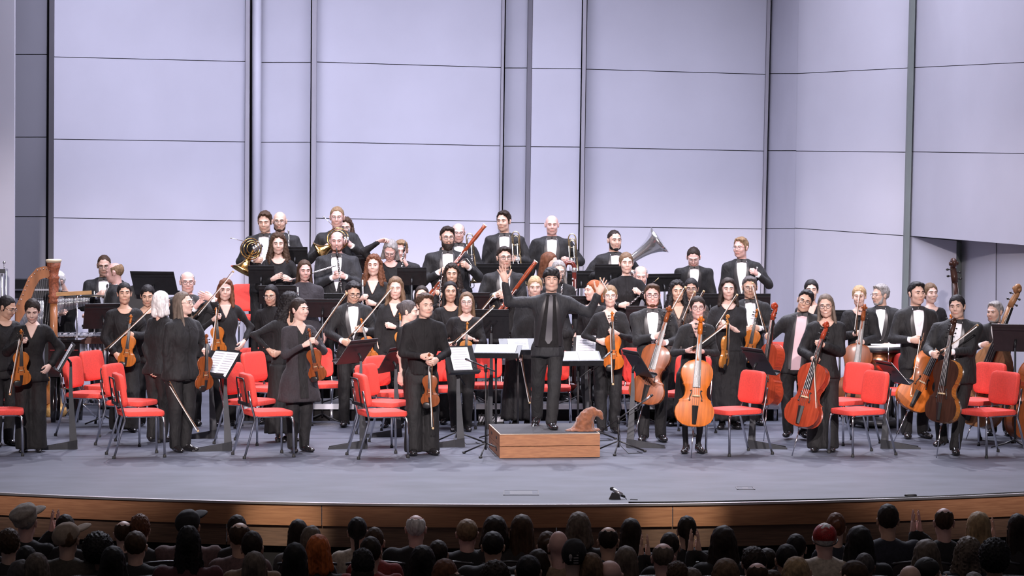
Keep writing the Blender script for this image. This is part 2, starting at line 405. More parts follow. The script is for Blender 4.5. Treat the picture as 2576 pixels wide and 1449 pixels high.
vo = G().add(slab(np.array([[(x, lipy(x) + .14, -1.12), (x, lipy(x) + .14, -0.395)] for x in XS]), (0, .05, 0))).obj('wall_stage_front', m_black, None, False); tag(vo, None, kind='structure')
hf = G().add(box((0, 22, -1.14), (20, 15, .06))).obj('floor_stalls', m_housefloor, None, False); tag(hf, None, kind='structure')

# floor hatches and the seam of the pit lift
m_seam = mat('floor_seam', (0.025, 0.025, 0.03), 0.8)
def hatch(px0, px1, y0, y1, label):
    root = empty('floor_hatch', (0, 0, 0)); d0 = FPX * CZ / (y1 - YH); d1 = FPX * CZ / (y0 - YH)
    x0 = (px0 - CX) * d0 / FPX; x1 = (px1 - CX) * d0 / FPX
    g = G(); w = .012
    for a, b, c, d in ((x0, x1, d0, d0 + w), (x0, x1, d1 - w, d1), (x0, x0 + w, d0, d1), (x1 - w, x1, d0, d1)):
        g.add(box(((a + b) / 2, (c + d) / 2, .002), (b - a, d - c, .004)))
    g.obj('frame', mat('hatch_rim', (.05, .05, .06), .5), root, False)
    G().add(box(((x0 + x1) / 2, (d0 + d1) / 2, .0008), (x1 - x0 - .03, d1 - d0 - .03, .0016))).obj('lid', m_seam if False else m_floor, root, False)
    G().add(box(((x0 + x1) / 2, (d0 + d1) / 2, .0012), (x1 - x0 - .12, d1 - d0 - .12, .003))).obj('plate', mat('hatch_plate', (.075, .078, .09), .45), root, False)
    tag(root, label, 'hatch')
hatch(1266, 1356, 1234, 1246, 'square floor hatch with metal rim near the stage edge, centre')
hatch(1854, 1900, 1225, 1232, 'small faint floor hatch near the stage edge, right of centre')
for dd, a, b in ((31.45, -7, 7), (33.4, -7, 7)):
    s = G().add(box((0, dd, .0006), (b - a, .008, .0012))).obj('trim_floor_seam', m_seam, None, False); tag(s, None, kind='structure')

# risers: stepped platforms behind the strings
def riser(x0p, x1p, d0, d1, z, label):
    xa = (x0p - CX) * d0 / FPX; xb = (x1p - CX) * d0 / FPX
    r = empty('riser', ((xa + xb) / 2, (d0 + d1) / 2, 0))
    w = xb - xa; dp = d1 - d0
    G().add(box((0, 0, z - .03), (w, dp, .05))).obj('deck', m_riser, r, False)
    G().add(box((0, -dp / 2 - .006, z - .03), (w, .012, .062))).obj('edge_rail', m_alu, r, False)
    G().add(box((0, -dp / 2 + .05, (z - .06) / 2), (w - .02, .02, z - .06))).obj('skirt', m_black, r, False)
    n = max(3, int(w / 1.0))
    for i in range(n + 1):
        G().add(tube([(-w / 2 + .05 + i * (w - .1) / n, -dp / 2 + .02, 0), (-w / 2 + .05 + i * (w - .1) / n, -dp / 2 + .02, z - .055)], .022, 8)).obj('leg', m_alu, r)
    G().add(box((0, dp / 2 - .05, (z - .06) / 2), (w - .02, .02, z - .06))).obj('back_skirt', m_black, r, False)
    tag(r, label, 'riser')
riser(600, 1960, 35.55, 36.42, 0.2, 'low black riser with aluminium edge behind the string players')
riser(600, 1960, 36.45, 37.25, 0.4, 'middle black riser with aluminium edge under the woodwinds')
riser(600, 1480, 37.28, 39.3, 0.6, 'tallest black riser under the horns and trombones')
riser(1488, 1960, 37.28, 38.6, 0.4, 'black riser under the tuba and trumpets')
# ------------------------------------------------------------------ people
SKIN = {0: (0.68, 0.46, 0.385), 1: (0.62, 0.395, 0.31), 2: (0.56, 0.345, 0.25), 3: (0.36, 0.21, 0.15), 4: (0.17, 0.09, 0.065), 5: (0.66, 0.40, 0.35)}
def m_skin(i): return mat('skin_tone_%d' % i, SKIN[i], 0.5, var=0.06, scale=40, bump=0.05, bscale=300)
HC = {'black': (.012, .010, .011), 'dark': (.022, .014, .011), 'brown': (.055, .030, .018), 'light': (.14, .085, .05), 'auburn': (.12, .045, .022), 'red': (.28, .075, .022), 'orange': (.45, .11, .025),
      'blond': (.36, .24, .13), 'grey': (.26, .245, .24), 'white': (.66, .64, .63), 'greybrown': (.13, .10, .08), 'darkgrey': (.07, .06, .06), 'sand': (.22, .14, .08)}
def m_hair(c): return mat('hair_' + c, HC[c], 0.62, spec=0.25, var=0.35, scale=60, stretch=(1, 1, .18), bump=0.5, bscale=160)
m_eye = mat('eye_white', (.42, .38, .36), .35); m_iris = mat('eye_iris', (.015, .01, .008), .2)
m_teeth = mat('teeth', (.75, .72, .68), .35)
m_tux = mat('tuxedo_wool', (.0085, .0083, .0098), .75, var=.25, scale=30, bump=.2, bscale=300, sheen=.03, fold=.28)
m_suit = mat('charcoal_suit_wool', (.017, .0175, .021), .75, var=.2, scale=30, bump=.2, bscale=300, sheen=.03, fold=.28)
m_satin = mat('black_satin', (.026, .024, .027), .38)
m_knit = mat('black_knit', (.0085, .008, .0095), .85, var=.3, scale=50, bump=.5, bscale=220, sheen=.03, fold=.28)
m_silk = mat('black_crepe', (.0105, .0098, .011), .75, spec=.3, var=.3, scale=18, bump=.3, bscale=40, fold=.28)
m_plum = mat('dark_grey_knit', (.026, .022, .027), .85, var=.2, scale=60, bump=.4, bscale=250, sheen=.03, fold=.28)
m_velvet = mat('black_velvet', (.008, .0075, .009), .8, var=.4, scale=25, sheen=.03, fold=.28)
m_trous = mat('black_trouser_cloth', (.0085, .008, .009), .8, var=.3, scale=25, bump=.2, bscale=200, fold=.28)
m_trous2 = mat('dark_grey_trouser_cloth', (.016, .016, .0175), .8, var=.2, scale=25, bump=.2, bscale=200, fold=.28)
m_shirt = mat('white_dress_shirt', (.86, .86, .90), .7, var=.05, scale=15, bump=.2, bscale=30, fold=.28)
m_pink = mat('pale_pink_shirt', (.68, .50, .54), .7, var=.05, scale=15)
m_bshirt = mat('black_dress_shirt', (.0105, .0095, .0105), .8, spec=.25, var=.2, scale=20, fold=.28)
m_tights = mat('black_tights', (.014, .013, .015), .6)
m_shoe = mat('black_shoe_leather', (.012, .011, .012), .22, coat=.4)
m_lace = mat('black_lace', (.05, .038, .034), .8, var=.9, scale=45)
m_rim = mat('spectacle_rim', (.02, .015, .015), .3); m_rim2 = mat('spectacle_rim_metal', (.35, .3, .28), .25, .9)
m_lens = bpy.data.materials.new('spectacle_lens'); m_lens.use_nodes = True
_b = m_lens.node_tree.nodes['Principled BSDF']; _b.inputs['Base Color'].default_value = (.9, .92, .95, 1); _b.inputs['Alpha'].default_value = .06; _b.inputs['Roughness'].default_value = .05

# ---- hands (wrist at origin, fingers +X, palm side -Z, thumb +Y)
HANDS = {}
def hand_mesh(kind):
    if kind in HANDS: return HANDS[kind]
    f = Field((-.05, -.09, -.12), (.22, .13, .06), .0058)
    kn = [(.088, .030, 0), (.092, .010, .003), (.088, -.010, .001), (.080, -.028, -.004)]
    ln = [(.040, .025, .021), (.044, .029, .023), (.041, .027, .022), (.032, .021, .019)]
    cur = {'relaxed': (22, 30, 22), 'grip': (62, 78, 45), 'open': (4, 4, 3), 'flat': (8, 8, 6), 'point': (40, 50, 30), 'soft': (38, 42, 25)}[kind]
    spr = {'open': (16, 4, -7, -19), 'flat': (5, 1, -2, -6)}.get(kind, (3, 1, -1, -4))
    f.cone((-.045, 0, 0), (.01, 0, 0), .027, .026, .01)
    f.ell((.02, 0, -.002), (.045, .034, .017), .02); f.ell((.058, 0, -.003), (.042, .041, .015), .02)
    f.ell((.030, .022, -.010), (.035, .018, .014), .012)
    for i, (k, l) in enumerate(zip(kn, ln)):
        f.cone((.02, k[1] * .5, 0), k, .015, .0115, .012)
        p = np.array(k, float); a = 0; s = math.radians(spr[i])
        for j in range(3):
            a += math.radians(cur[j] * (1 + .12 * i * (kind != 'open')))
            q = p + l[j] * np.array([math.cos(a) * math.cos(s), math.cos(a) * math.sin(s), -math.sin(a)])
            f.cone(p, q, .0103 - .0009 * j, .0096 - .0012 * j, .004); p = q
    th = {'open': [(.02, .028, -.006), (.048, .062, -.012), (.075, .085, -.014), (.098, .102, -.014)], 'grip': [(.02, .024, -.01), (.05, .042, -.03), (.076, .036, -.048), (.094, .018, -.056)]}
    t = th.get(kind, [(.02, .026, -.008), (.05, .046, -.022), (.078, .052, -.034), (.10, .05, -.042)])
    for j in range(3): f.cone(t[j], t[j + 1], .0145 - .0017 * j, .013 - .0018 * j, .006)
    HANDS[kind] = f.mesh(); return HANDS[kind]

# ---- head: origin at centre of head, chin at -.115, crown at +.115, face towards -Y
HEADS = {}
def head_geo(sex, var=0, smile=0):
    key = (sex, var, smile)
    if key in HEADS: return HEADS[key]
    r = np.random.RandomState(11 + var * 7); w = 1.0 + .05 * (r.rand() - .5) + (.02 if sex == 'm' else -.03); jw = (1.02 if sex == 'm' else .80) + .1 * (r.rand() - .5); nl = 1 + .3 * (r.rand() - .5)
    f = Field((-.105, -.15, -.25), (.105, .135, .14), .0070)
    f.ell((0, .012, .028), (.076 * w, .097, .089), .0)
    f.ell((0, -.022, -.030), (.062 * w, .073, .084), .03)
    f.cone((.03 * jw, -.035, -.074), (-.03 * jw, -.035, -.074), .030 if sex == 'm' else .027, .030 if sex == 'm' else .027, .03)
    f.ell((0, -.066, -.094), (.026 * jw, .022, .021), .022)
    for s in (-1, 1):
        f.ell((s * .034, -.070, -.024), (.027, .024, .026), .02)
        f.cone((s * .014, -.090, .031), (s * .048, -.074, .031), .0085, .0075, .014)
        f.ell((s * .031, -.104, .010), (.0195, .019, .0125), .012, 'd')
        f.ell((s * .079 * w, .012, -.006), (.009, .020, .032), .006)
        f.ell((s * .084 * w, .018, .010), (.008, .016, .016), .005)
    f.cone((0, -.088, .018), (0, -.108 - .006 * (nl - 1), -.020 * nl), .0075, .0115, .012)
    f.ell((.011, -.096, -.026 * nl), (.008, .011, .007), .006); f.ell((-.011, -.096, -.026 * nl), (.008, .011, .007), .006)
    f.ell((0, -.083, -.058), (.026, .011, .014), .012)
    ms = .006 if smile else 0
    pts = np.array([(x, -.0950 + 8.0 * x * x, -.058 + ms * (x / .024) ** 2) for x in np.linspace(-.025, .025, 7)])
    for a, b in zip(pts[:-1], pts[1:]): f.cone(a + (0, 0, .0035), b + (0, 0, .0035), .0036, .0036, .004); f.cone(a - (0, 0, .0045), b - (0, 0, .0045), .0042, .0042, .004)
    nr = .056 if sex == 'm' else .046
    f.cone((0, .022, -.07), (0, .036, -.235), nr, nr * 1.08, .03)
    V, Fs = f.mesh(); C = V[Fs[0]].mean(1)
    lips = (np.abs(C[:, 0]) < .024) & (C[:, 1] < -.0915 + 8 * C[:, 0] ** 2) & (np.abs(C[:, 2] + .0585 - ms * (C[:, 0] / .024) ** 2) < .0075)
    HEADS[key] = (V, Fs[0][~lips], Fs[0][lips]); return HEADS[key]

HAIRS = {}
def hair_geo(style):
    if style in HAIRS: return HAIRS[style]
    long = style in ('long', 'longstraight', 'curly', 'wavy', 'longside', 'dreads')
    big = style in ('curly', 'afro'); h = .009 if not long else .0118
    f = Field((-.19, -.15, -.36 if long else -.2), (.19, .2, .18), h)
    t = {'short': .011, 'crop': .006, 'buzz': .004, 'side': .016, 'mop': .022, 'wavy': .020, 'curly': .026, 'long': .014, 'longstraight': .013, 'longside': .014, 'bun': .012, 'tail': .012, 'up': .013, 'rim': .006, 'bob': .017, 'afro': .05, 'dreads': .018, 'swept': .015, 'curlshort': .018, 'lowtail': .012}[style]
    f.ell((0, .0215, .035), (.0765 + t * .75, .0965 + t, .0885 + t), 0)
    if style in ('side', 'mop', 'swept', 'curlshort'): f.ell((.012, -.03, .098), (.066, .060, .030), .025)
    if style == 'mop':
        for s in (-1, 1): f.ell((s * .062, -.045, .05), (.026, .04, .045), .02)
        f.ell((0, -.072, .076), (.055, .024, .026), .02)
    # hairline: a slanted plane from the temples up to the forehead
    X, Y, Z = f.ax[0][:, None, None], f.ax[1][None, :, None], f.ax[2][None, None, :]
    part = {'side': .28, 'swept': .30, 'longside': .2, 'bob': .22, 'curlshort': .15}.get(style, 0.0)
    if style == 'mop': limf = -.028 - 2.0 * np.maximum(Z - .018 + .12 * X, 0)
    elif style in ('bun', 'tail', 'up', 'lowtail'): limf = -.030 - .40 * np.maximum(Z + .03 - .35 * np.abs(X), 0)
    elif style in ('crop', 'buzz', 'rim'): limf = -.008 - .56 * np.maximum(Z, 0)
    else: limf = -.016 - .52 * np.maximum(Z + part * X, 0)
    limf = limf + .005 * np.sin(X * 150) + .004 * np.sin(X * 331 + 1)
    cutF = np.maximum(f.F, (limf - Y) * .85 + 0 * X); f.F = cutF.astype(np.float32)
    X, Y, Z = f.ax[0][:, None, None], f.ax[1][None, :, None], f.ax[2][None, None, :]
    if style in ('short', 'crop', 'buzz', 'side', 'mop', 'rim', 'swept', 'curlshort'):
        lim = np.where(Y > .03, -.075, np.where(Y > -.005, -.005, -.03)) if style != 'mop' else np.where(Y > .02, -.085, -.045)
        f.F = np.maximum(f.F, lim - Z + 0 * X)
        ear = np.sqrt(((np.abs(X) - .085) / .03) ** 2 + ((Y - .012) / .026) ** 2 + ((Z + .006) / .036) ** 2) - 1
        f.F = np.maximum(f.F, -ear * .025)
    if style in ('short', 'crop', 'side', 'swept', 'rim', 'curlshort'):
        for s_ in (-1, 1): f.cone((s_ * .0725, -.014, .01), (s_ * .0715, -.012, -.030), .0075, .005, .008)
    if style == 'rim':
        f.F = np.maximum(f.F, -(np.sqrt((X / .072) ** 2 + ((Y + .03) / .125) ** 2 + ((Z - .105) / .085) ** 2) - 1) * .07)
    if style in ('bun', 'tail', 'up', 'lowtail'):
        f.F = np.maximum(f.F, np.where(Y > .02, -.085, -.045 + 0 * Y) - Z + 0 * X)
        if style == 'bun': f.ell((0, .118, .045), (.042, .036, .040), .012)
        if style == 'up': f.ell((0, .075, .085), (.055, .05, .045), .03)
        if style == 'tail': f.cone((0, .115, .03), (0, .135, -.13), .026, .018, .02)
        if style == 'lowtail': f.ell((0, .10, -.035), (.060, .036, .045), .02)
    if style in ('long', 'longstraight', 'longside', 'wavy', 'curly', 'bob', 'dreads'):
        end = {'bob': -.115, 'wavy': -.19, 'curly': -.23, 'long': -.25, 'longstraight': -.24, 'longside': -.27, 'dreads': -.22}[style]
        rr = {'curly': .044, 'wavy': .036, 'bob': .03, 'dreads': .034}.get(style, .026)
        f.F = np.maximum(f.F, (-.12 if style == 'bob' else -.14) - Z + 0 * X + 0 * Y)
        for s in (-1, 1):
            f.cone((s * .074, .012, .02), (s * (.088 + (.03 if style == 'curly' else .004)), .022, end), rr * .72, rr, .02)
            if style in ('longside', 'curly', 'wavy'): f.cone((s * .078, -.005, -.02), (s * .10, -.045, end + .01), rr * .6, rr * .75, .02)
        f.cone((.04, .07, -.02), (.045, .072, end - .01), .045, .042, .03); f.cone((-.04, .07, -.02), (-.045, .072, end - .01), .045, .042, .03)
        f.ell((0, -.135, -.05), (.064, .105, .13), .012, 'd')
    amp = {'curly': .011, 'afro': .010, 'wavy': .005, 'dreads': .008, 'curlshort': .007, 'mop': .006, 'swept': .0045, 'side': .004}.get(style, .003)
    fr = {'curly': 150, 'afro': 170, 'dreads': 190, 'wavy': 80, 'curlshort': 170}.get(style, 120)
    f.noise(amp, fr)
    HAIRS[style] = f.mesh(); return HAIRS[style]
BEARD = {}
def beard_geo(style):
    if style in BEARD: return BEARD[style]
    f = Field((-.10, -.15, -.24), (.10, .06, .03), .008)
    if style == 'full':
        f.cone((.035, -.035, -.075), (-.035, -.035, -.075), .040, .040, .0); f.ell((0, -.070, -.10), (.048, .040, .05), .03); f.ell((0, -.072, -.135), (.040, .032, .045), .03)
        f.cone((.022, -.098, -.046), (-.022, -.098, -.046), .008, .008, .006)
    else:
        f.cone((.036, -.034, -.078), (-.036, -.034, -.078), .0335, .0335, 0); f.ell((0, -.067, -.095), (.030, .026, .025), .02); f.cone((.022, -.094, -.046), (-.022, -.094, -.046), .0075, .0075, .006)
    for s in (-1, 1): f.cone((s * .066, -.012, -.02), (s * .05, -.03, -.07), .012, .02, .015)
    f.ell((0, -.112, -.058), (.024, .022, .0085), .003, 'd'); f.ell((0, -.125, .0), (.058, .08, .05), .006, 'd')
    f.noise(.003 if style == 'full' else .0012, 150); BEARD[style] = f.mesh(); return BEARD[style]

def ell_geo(c, r, nu=10, nv=7): return sell(c, r, 2.0, nu, nv)
def shoe_mesh(kind):
    k = 'shoe_' + kind
    if k in MESHES: return MESHES[k]
    f = Field((-.07, -.24, -.01), (.07, .12, .14), .009)
    if kind == 'flat':
        f.cone((0, .06, .03), (0, -.10, .022), .034, .036, .02); f.ell((0, -.14, .022), (.034, .05, .022), .02)
    else:
        f.cone((0, .055, .045), (0, -.06, .04), .038, .042, .02); f.ell((0, -.14, .030), (.044, .066, .032), .03); f.cone((0, .03, .06), (0, .03, .10), .040, .042, .03)
    X, Y, Z = f.ax[0][:, None, None], f.ax[1][None, :, None], f.ax[2][None, None, :]
    f.cutz(0.0); f.cutz(.105, False)
    V, Fs = f.mesh(); g = G().add((V, Fs)); MESHES[k] = g.mesh('shoe', m_shoe); return MESHES[k]
MESHES = {}

def ik(S, W, a, b, hint):
    S = np.array(S, float); W = np.array(W, float); D = W - S; L = np.linalg.norm(D); mx = (a + b) * .995
    if L > mx: W = S + D / L * mx; D = W - S; L = mx
    L = max(L, abs(a - b) + .02); u = nrm(D); x = (a * a - b * b + L * L) / (2 * L); y = math.sqrt(max(0, a * a - x * x))
    h = np.array(hint, float); h = nrm(h - u * h.dot(u)); return S + u * x + h * y, W

# torso profiles (z as fraction of height, half width, half depth) at 1.75 m
TORSO_M = [(.44, .178, .128), (.50, .176, .126), (.56, .166, .118), (.62, .162, .114), (.70, .180, .122), (.755, .186, .118), (.800, .186, .104), (.824, .176, .086), (.842, .128, .070), (.856, .070, .060)]
TORSO_F = [(.44, .182, .128), (.50, .180, .126), (.56, .150, .110), (.62, .134, .102), (.68, .148, .122), (.72, .154, .128), (.765, .154, .108), (.802, .150, .090), (.822, .134, .076), (.838, .092, .063), (.852, .056, .054)]
FITS = {  # hem, top cloth, lower kind, lower cloth, front, sleeve radius factor, flare
    'tux': (.445, m_tux, 'trousers', m_trous, 'tux', 1.0, 0.0), 'suit': (.445, m_suit, 'trousers', m_trous, 'tux', 1.0, 0.0),
    'pinkshirt': (.44, m_tux, 'trousers', m_trous, 'open', 1.0, .02), 'maestro': (.45, m_suit, 'trousers', m_trous2, 'maestro', 1.0, .01),
    'shirtwide': (.50, m_bshirt, 'wide', m_trous, 'collar', .92, 0.0), 'shirt': (.50, m_bshirt, 'trousers', m_trous, 'collar', .88, 0.0), 'top': (.50, m_knit, 'trousers', m_trous, 'v', .76, 0.0),
    'topround': (.50, m_silk, 'trousers', m_trous, 'round', .84, 0.0), 'wide': (.46, m_silk, 'wide', m_trous, 'v', .95, .03),
    'skirt': (.52, m_knit, 'skirt', m_trous, 'v', .76, 0.0), 'dress': (.52, m_knit, 'skirt', m_silk, 'round', .76, 0.0), 'blouse': (.47, m_silk, 'wide', m_trous, 'round', 1.02, .015),
    'roll': (.50, m_plum, 'trousers', m_trous, 'high', .86, 0.0), 'cardigan': (.33, m_plum, 'trousers', m_velvet, 'cardigan', .84, .035),
    'jacketf': (.455, m_velvet, 'trousers', m_trous, 'high', .92, .02), 'knee': (.5, m_knit, 'knee', m_silk, 'v', .76, 0.0), 'lace': (.5, m_lace, 'skirt', m_silk, 'v', .8, 0.0)}
SHORT = {'short': .45, 'elbow': 1.25}

def person(label, x, top, d, fl=0.0, sex='m', fit='tux', hair=('short', 'brown'), skin=1, yaw=0, head=(0, 0, 0), fx=None, A=None, B=None, feet=None, glasses=None, beard=None, smile=0,
           build=1.0, sleeve=None, lean=0.0, hs=1.0, shoes='shoe', var=None, extra=None, vox=.0205, group='orchestra players on the stage', name='person', cat='person'):
    H = CZ - (top - YH) * d / FPX - fl - .012
    s = H / 1.75
    if fx is None: fx = x
    X0 = (fx - CX) * d / FPX; hx = (x - CX) * d / FPX - X0
    yr = math.radians(yaw); Rt = Rz(yr); Ri = Rt.T
    root = empty(name, (X0, d, fl), yr); tag(root, label, cat, group)
    hoff = Ri @ np.array([hx, -lean, 0]); lx, ly = hoff[0], hoff[1]
    def sp(z): t = np.clip((z / H - .48) / .40, 0, 1.15); return lx * t, ly * t
    fem = sex == 'f'; hemf, mtop, low, mlow, front, sr, flare = FITS[fit]
    pr = TORSO_F if fem else TORSO_M; bw = build
    zs = [hemf] + [z for z, _, _ in pr if z > hemf + .01]
    if front in ('v', 'round', 'cardigan'): zs = [z for z in zs if z < .83] + [.831]
    def prof(extra_w=0.0, zz=zs, kflare=flare):
        R = []
        for z in zz:
            w = np.interp(z, [q[0] for q in pr], [q[1] for q in pr]) * s * bw + extra_w; dd = np.interp(z, [q[0] for q in pr], [q[2] for q in pr]) * s * (bw * 1.15 - .15 if bw > 1 else bw) + extra_w
            if z < .56: e = kflare * (.56 - z) / .12 ; w += e; dd += e * .8
            cx, cy = sp(z * H); R.append((z * H, w, dd, cx, cy))
        return R
    shw = (.150 if fem else .178) * s * (bw * .7 + .3); ua, fa = .165 * H, .150 * H
    SH = []; 
    for sg in (-1, 1):
        cx, cy = sp(.79 * H); SH.append(np.array([sg * shw + cx, .008 + cy, (.798 if not fem else .794) * H]))
    arms = []
    for sg, S, spec in ((-1, SH[0], A), (1, SH[1], B)):
        hk = 'relaxed'; fd = None; pn = None
        if spec is None: Wt = S + np.array([sg * .075 * s, -.03, -(ua + fa) * .985]); hint = (sg * .6, .6, 0)
        else:
            px, py, fw = spec[:3]; hk = spec[3] if len(spec) > 3 and spec[3] else 'grip'; fd = spec[4] if len(spec) > 4 else None; pn = spec[5] if len(spec) > 5 else None
            wp = Wp(px, py, d - fw) - np.array([X0, d, fl]); Wt = Ri @ wp; hint = (sg * .75, .45, -.8)
            if Wt[2] > S[2] - .02: hint = (sg * .45, .25, -.9)
            if hk == 'up': hk = 'open'; hint = (sg * .2, .3, -1)
        E, Wr = ik(S, Wt, ua, fa, hint); arms.append((sg, S, E, Wr, hk, fd, pn))
    # --- garment for the upper body
    pts = np.array([a[i] for a in arms for i in (1, 2, 3)]); P = prof()
    lo = np.minimum(pts.min(0) - .09, [-.30 + min(0, lx), -.24 + min(0, ly), hemf * H - .03]); hi = np.maximum(pts.max(0) + .09, [.30 + max(0, lx), .24 + max(0, ly), .86 * H])
    f = Field(lo, hi, vox); f.loft(P, 0, 2.6)
    k = s * sr
    for sg, S, E, Wr, hk, fd, pn in arms:
        u = nrm(Wr - E); cuff = Wr - u * (.05 if front in ('tux', 'open') else .035); sl = 2.0
        if sleeve in SHORT: sl = SHORT[sleeve]
        if sl < 1: f.cone(S, S + (E - S) * sl * 1.6, .066 * k, .058 * k, .035); 
        else:
            f.cone(S, E, .068 * k, .054 * k, .04)
            f.cone(E, cuff if sl > 1.9 else E + (Wr - E) * (sl - 1), .053 * k, (.042 if fit not in ('blouse', 'wide') else .05) * k, .015)
    f.noise(.008, 24, lambda X, Y, Z: np.clip((np.abs(X - lx) - .05) / .06, .1, 1) + 0 * Y + 0 * Z)
    g = G().add(f.mesh()); nm = {'tux': 'jacket', 'suit': 'jacket', 'maestro': 'jacket', 'pinkshirt': 'jacket', 'jacketf': 'jacket', 'cardigan': 'cardigan', 'shirt': 'shirt', 'shirtwide': 'shirt', 'blouse': 'blouse'}.get(fit, 'top')
    jk = g.obj(nm, mtop, root)
    # --- lower garment
    hipw = .088 * s * (bw * .5 + .5); hz = .50 * H; FT = []
    kn = []
    for i, sg in enumerate((-1, 1)):
        if feet and feet[i] is not None:
            q = feet[i]; wp = Wp(q[0], q[1], d - q[2]) - np.array([X0, d, fl]); ft = Ri @ wp; lift = q[3] if len(q) > 3 else 0
        else: ft = np.array([sg * (.095 if not fem else .075) * s, 0.01 * sg, 0.0]); lift = 0
        an = np.array([ft[0], ft[1] + .02, ft[2] + .085 * s]); hp = np.array([sg * hipw, .01, hz])
        kk, an = ik(hp, an, .225 * H, .228 * H, (sg * .15, -1, 0)); kn.append((hp, kk, an)); FT.append(ft)
    if low in ('trousers', 'wide', 'skirt', 'knee'):
        lo = (-.34, -.3, 0); hi = (.34, .3, .62 * H)
        pp = np.array([q for t in kn for q in t]); lo = np.minimum(pp.min(0) - .15, (-.26, -.22, 0)); hi = np.maximum(pp.max(0) + .15, (.26, .22, .62 * H))
        f = Field(lo, hi, vox)
        ws = prof(-.010, [.452, .50, .54, .58, .615], 0.0); f.loft(ws, 0)
        if low in ('trousers', 'wide'):
            e = .105 if low == 'wide' else (.064 if not fem else .060)
            for hp, kk, an in kn:
                f.cone(hp - (0, 0, .01), kk, .098 * s * (bw * .6 + .4), (.074 if low == 'trousers' else .09) * s, .03)
                f.cone(kk, an + (0, 0, -.02), (.074 if low == 'trousers' else .09) * s, e * s, .02)
            f.noise(.005, 22); 
            if not (feet and any(len(q) > 3 for q in feet if q)): f.cutz(.028)
            nm = 'trousers'
        else:
            hem = .06 * H if low == 'skirt' else .255 * H; nz = 7; rows = []
            for t in np.linspace(0, 1, nz):
                z = hem + (.52 * H - hem) * t; w = (.24 if low == 'skirt' else .22) * s * (1 - t) + .180 * s * bw * t; rows.append((z, w, w * .72 * (1 - t) + .126 * s * t, 0, 0))
            f.loft(rows, .02)
            Xg, Yg = f.ax[0][:, None, None], f.ax[1][None, :, None]; Zg = f.ax[2][None, None, :]
            f.F = (f.F + .008 * np.sin(np.arctan2(Yg, Xg) * 13) * np.clip((.5 * H - Zg) / (.4 * H), 0, 1)).astype(np.float32); nm = 'skirt'
        G().add(f.mesh()).obj(nm, mlow, root)
    # --- body: one skin surface under the clothes, with head and hands
    sc = 1.0 * hs * (s * .45 + .55); sc *= (1.0 if fem else 1.015)
    hc = np.array([lx, ly, H - .112 * sc]); 
    if len(head) == 3: hy, hp_, hr = [math.radians(v) for v in head]
    HR = Rz(hy) @ Rx(hp_) @ Ry(hr); piv = np.array([0, .03, -.10]) * sc; HM = M4(HR * sc, hc + piv - HR @ piv)
    # head bows about the neck: pitch>0 looks down
    gb = G(); v = var if var is not None else (int(abs(x) * 7 + top) % 9)
    Vh, Fk, Fl = head_geo(sex, v, 1 if smile else 0)
    gb.add((Vh, [Fk]), 0, HM); 
    if len(Fl): gb.add((Vh, [Fl]), 1, HM)
    pts = np.array([a[i] for a in arms for i in (1, 2, 3)] + [q for t in kn for q in t])
    f = Field(np.minimum(pts.min(0) - .09, (-.24, -.2, 0)), np.maximum(pts.max(0) + .09, (.24, .2, .88 * H)), .036)
    f.loft([(z_, w_ + (.016 if z_ > .8 * H else 0), d_ + (.016 if z_ > .8 * H else 0), cx_, cy_) for z_, w_, d_, cx_, cy_ in prof(-.026, [.485] + [z for z, _, _ in pr if z > .5], 0.0)], 0); f.cone((lx, ly + .012, .80 * H), (lx, ly + .01, .86 * H), .05 * s, .045 * s, .02)
    ar = .8 if fem else 1.0
    for sg, S, E, Wr, hk, fd, pn in arms: f.cone(S, E, .044 * s * ar, .038 * s * ar, .03); f.cone(E, Wr, .038 * s * ar, .027 * s, .02)
    for hp, kk, an in kn: f.cone(hp, kk, .072 * s, .05 * s, .03); f.cone(kk, an, .05 * s, .036 * s, .02); f.cone(an, an + np.array([0, -.06, -.045]), .034 * s, .03 * s, .02)
    V, Fs = f.mesh(); C = V[Fs[0]].mean(1); leg = C[:, 2] < .46 * H
    gb.add((V, [Fs[0][~leg]]), 0); gb.add((V, [Fs[0][leg]]), 2 if shoes != 'bare' else 0)
    HP = {}
    for sg, S, E, Wr, hk, fd, pn in arms:
        u = nrm(Wr - E)
        if fd is not None: u = nrm(Ri @ np.array(fd, float))
        nvec = np.array([-sg, .35, -.15]) if pn is None else Ri @ np.array(pn, float)     # palm direction
        Rm = frame(u, -nvec)
        if (sg < 0 and True): pass
        # thumb must point to the side that matches the hand: person's right hand is sg<0
        Vh2, Fh2 = hand_mesh(hk); Vh2 = Vh2.copy(); flip = (sg > 0)
        if flip: Vh2[:, 1] *= -1; Fh2 = [Fh2[0][:, ::-1]]
        hsz = (.97 if not fem else .88) * s; 
        Mh = M4(Rm * hsz, Wr); gb.add((Vh2, Fh2), 0, Mh); HP[sg] = Mh
    # eyes and brows
    brow = G()
    for sg in (-1, 1):
        gb.add(ell_geo((sg * .031, -.0855, .0105), (.0125, .008, .0042)), 3, HM); gb.add(ell_geo((sg * .031, -.0925, .0105), (.0056, .004, .0040), 8, 5), 4, HM)
        gb.add(tube([(sg * x_, -.0905 + abs(x_ - .03) * .22, .0185 - 20 * (x_ - .03) ** 2) for x_ in (.016, .024, .032, .040, .046)], .0026, 5), 0, HM)
        bc = 5; gb.add(tube([(sg * x_, -.0985 + 6.5 * (x_ - .012) ** 2, .0335 - 9 * (x_ - .034) ** 2) for x_ in (.013, .022, .031, .040, .049)], [.003, .0042, .0042, .0036, .002], 5), bc, HM)
    if smile == 2: gb.add(tube([(x_, -.0995 + 9 * x_ * x_, -.059 + .006 * (x_ / .024) ** 2) for x_ in np.linspace(-.016, .016, 5)], .0030, 6), 6, HM)
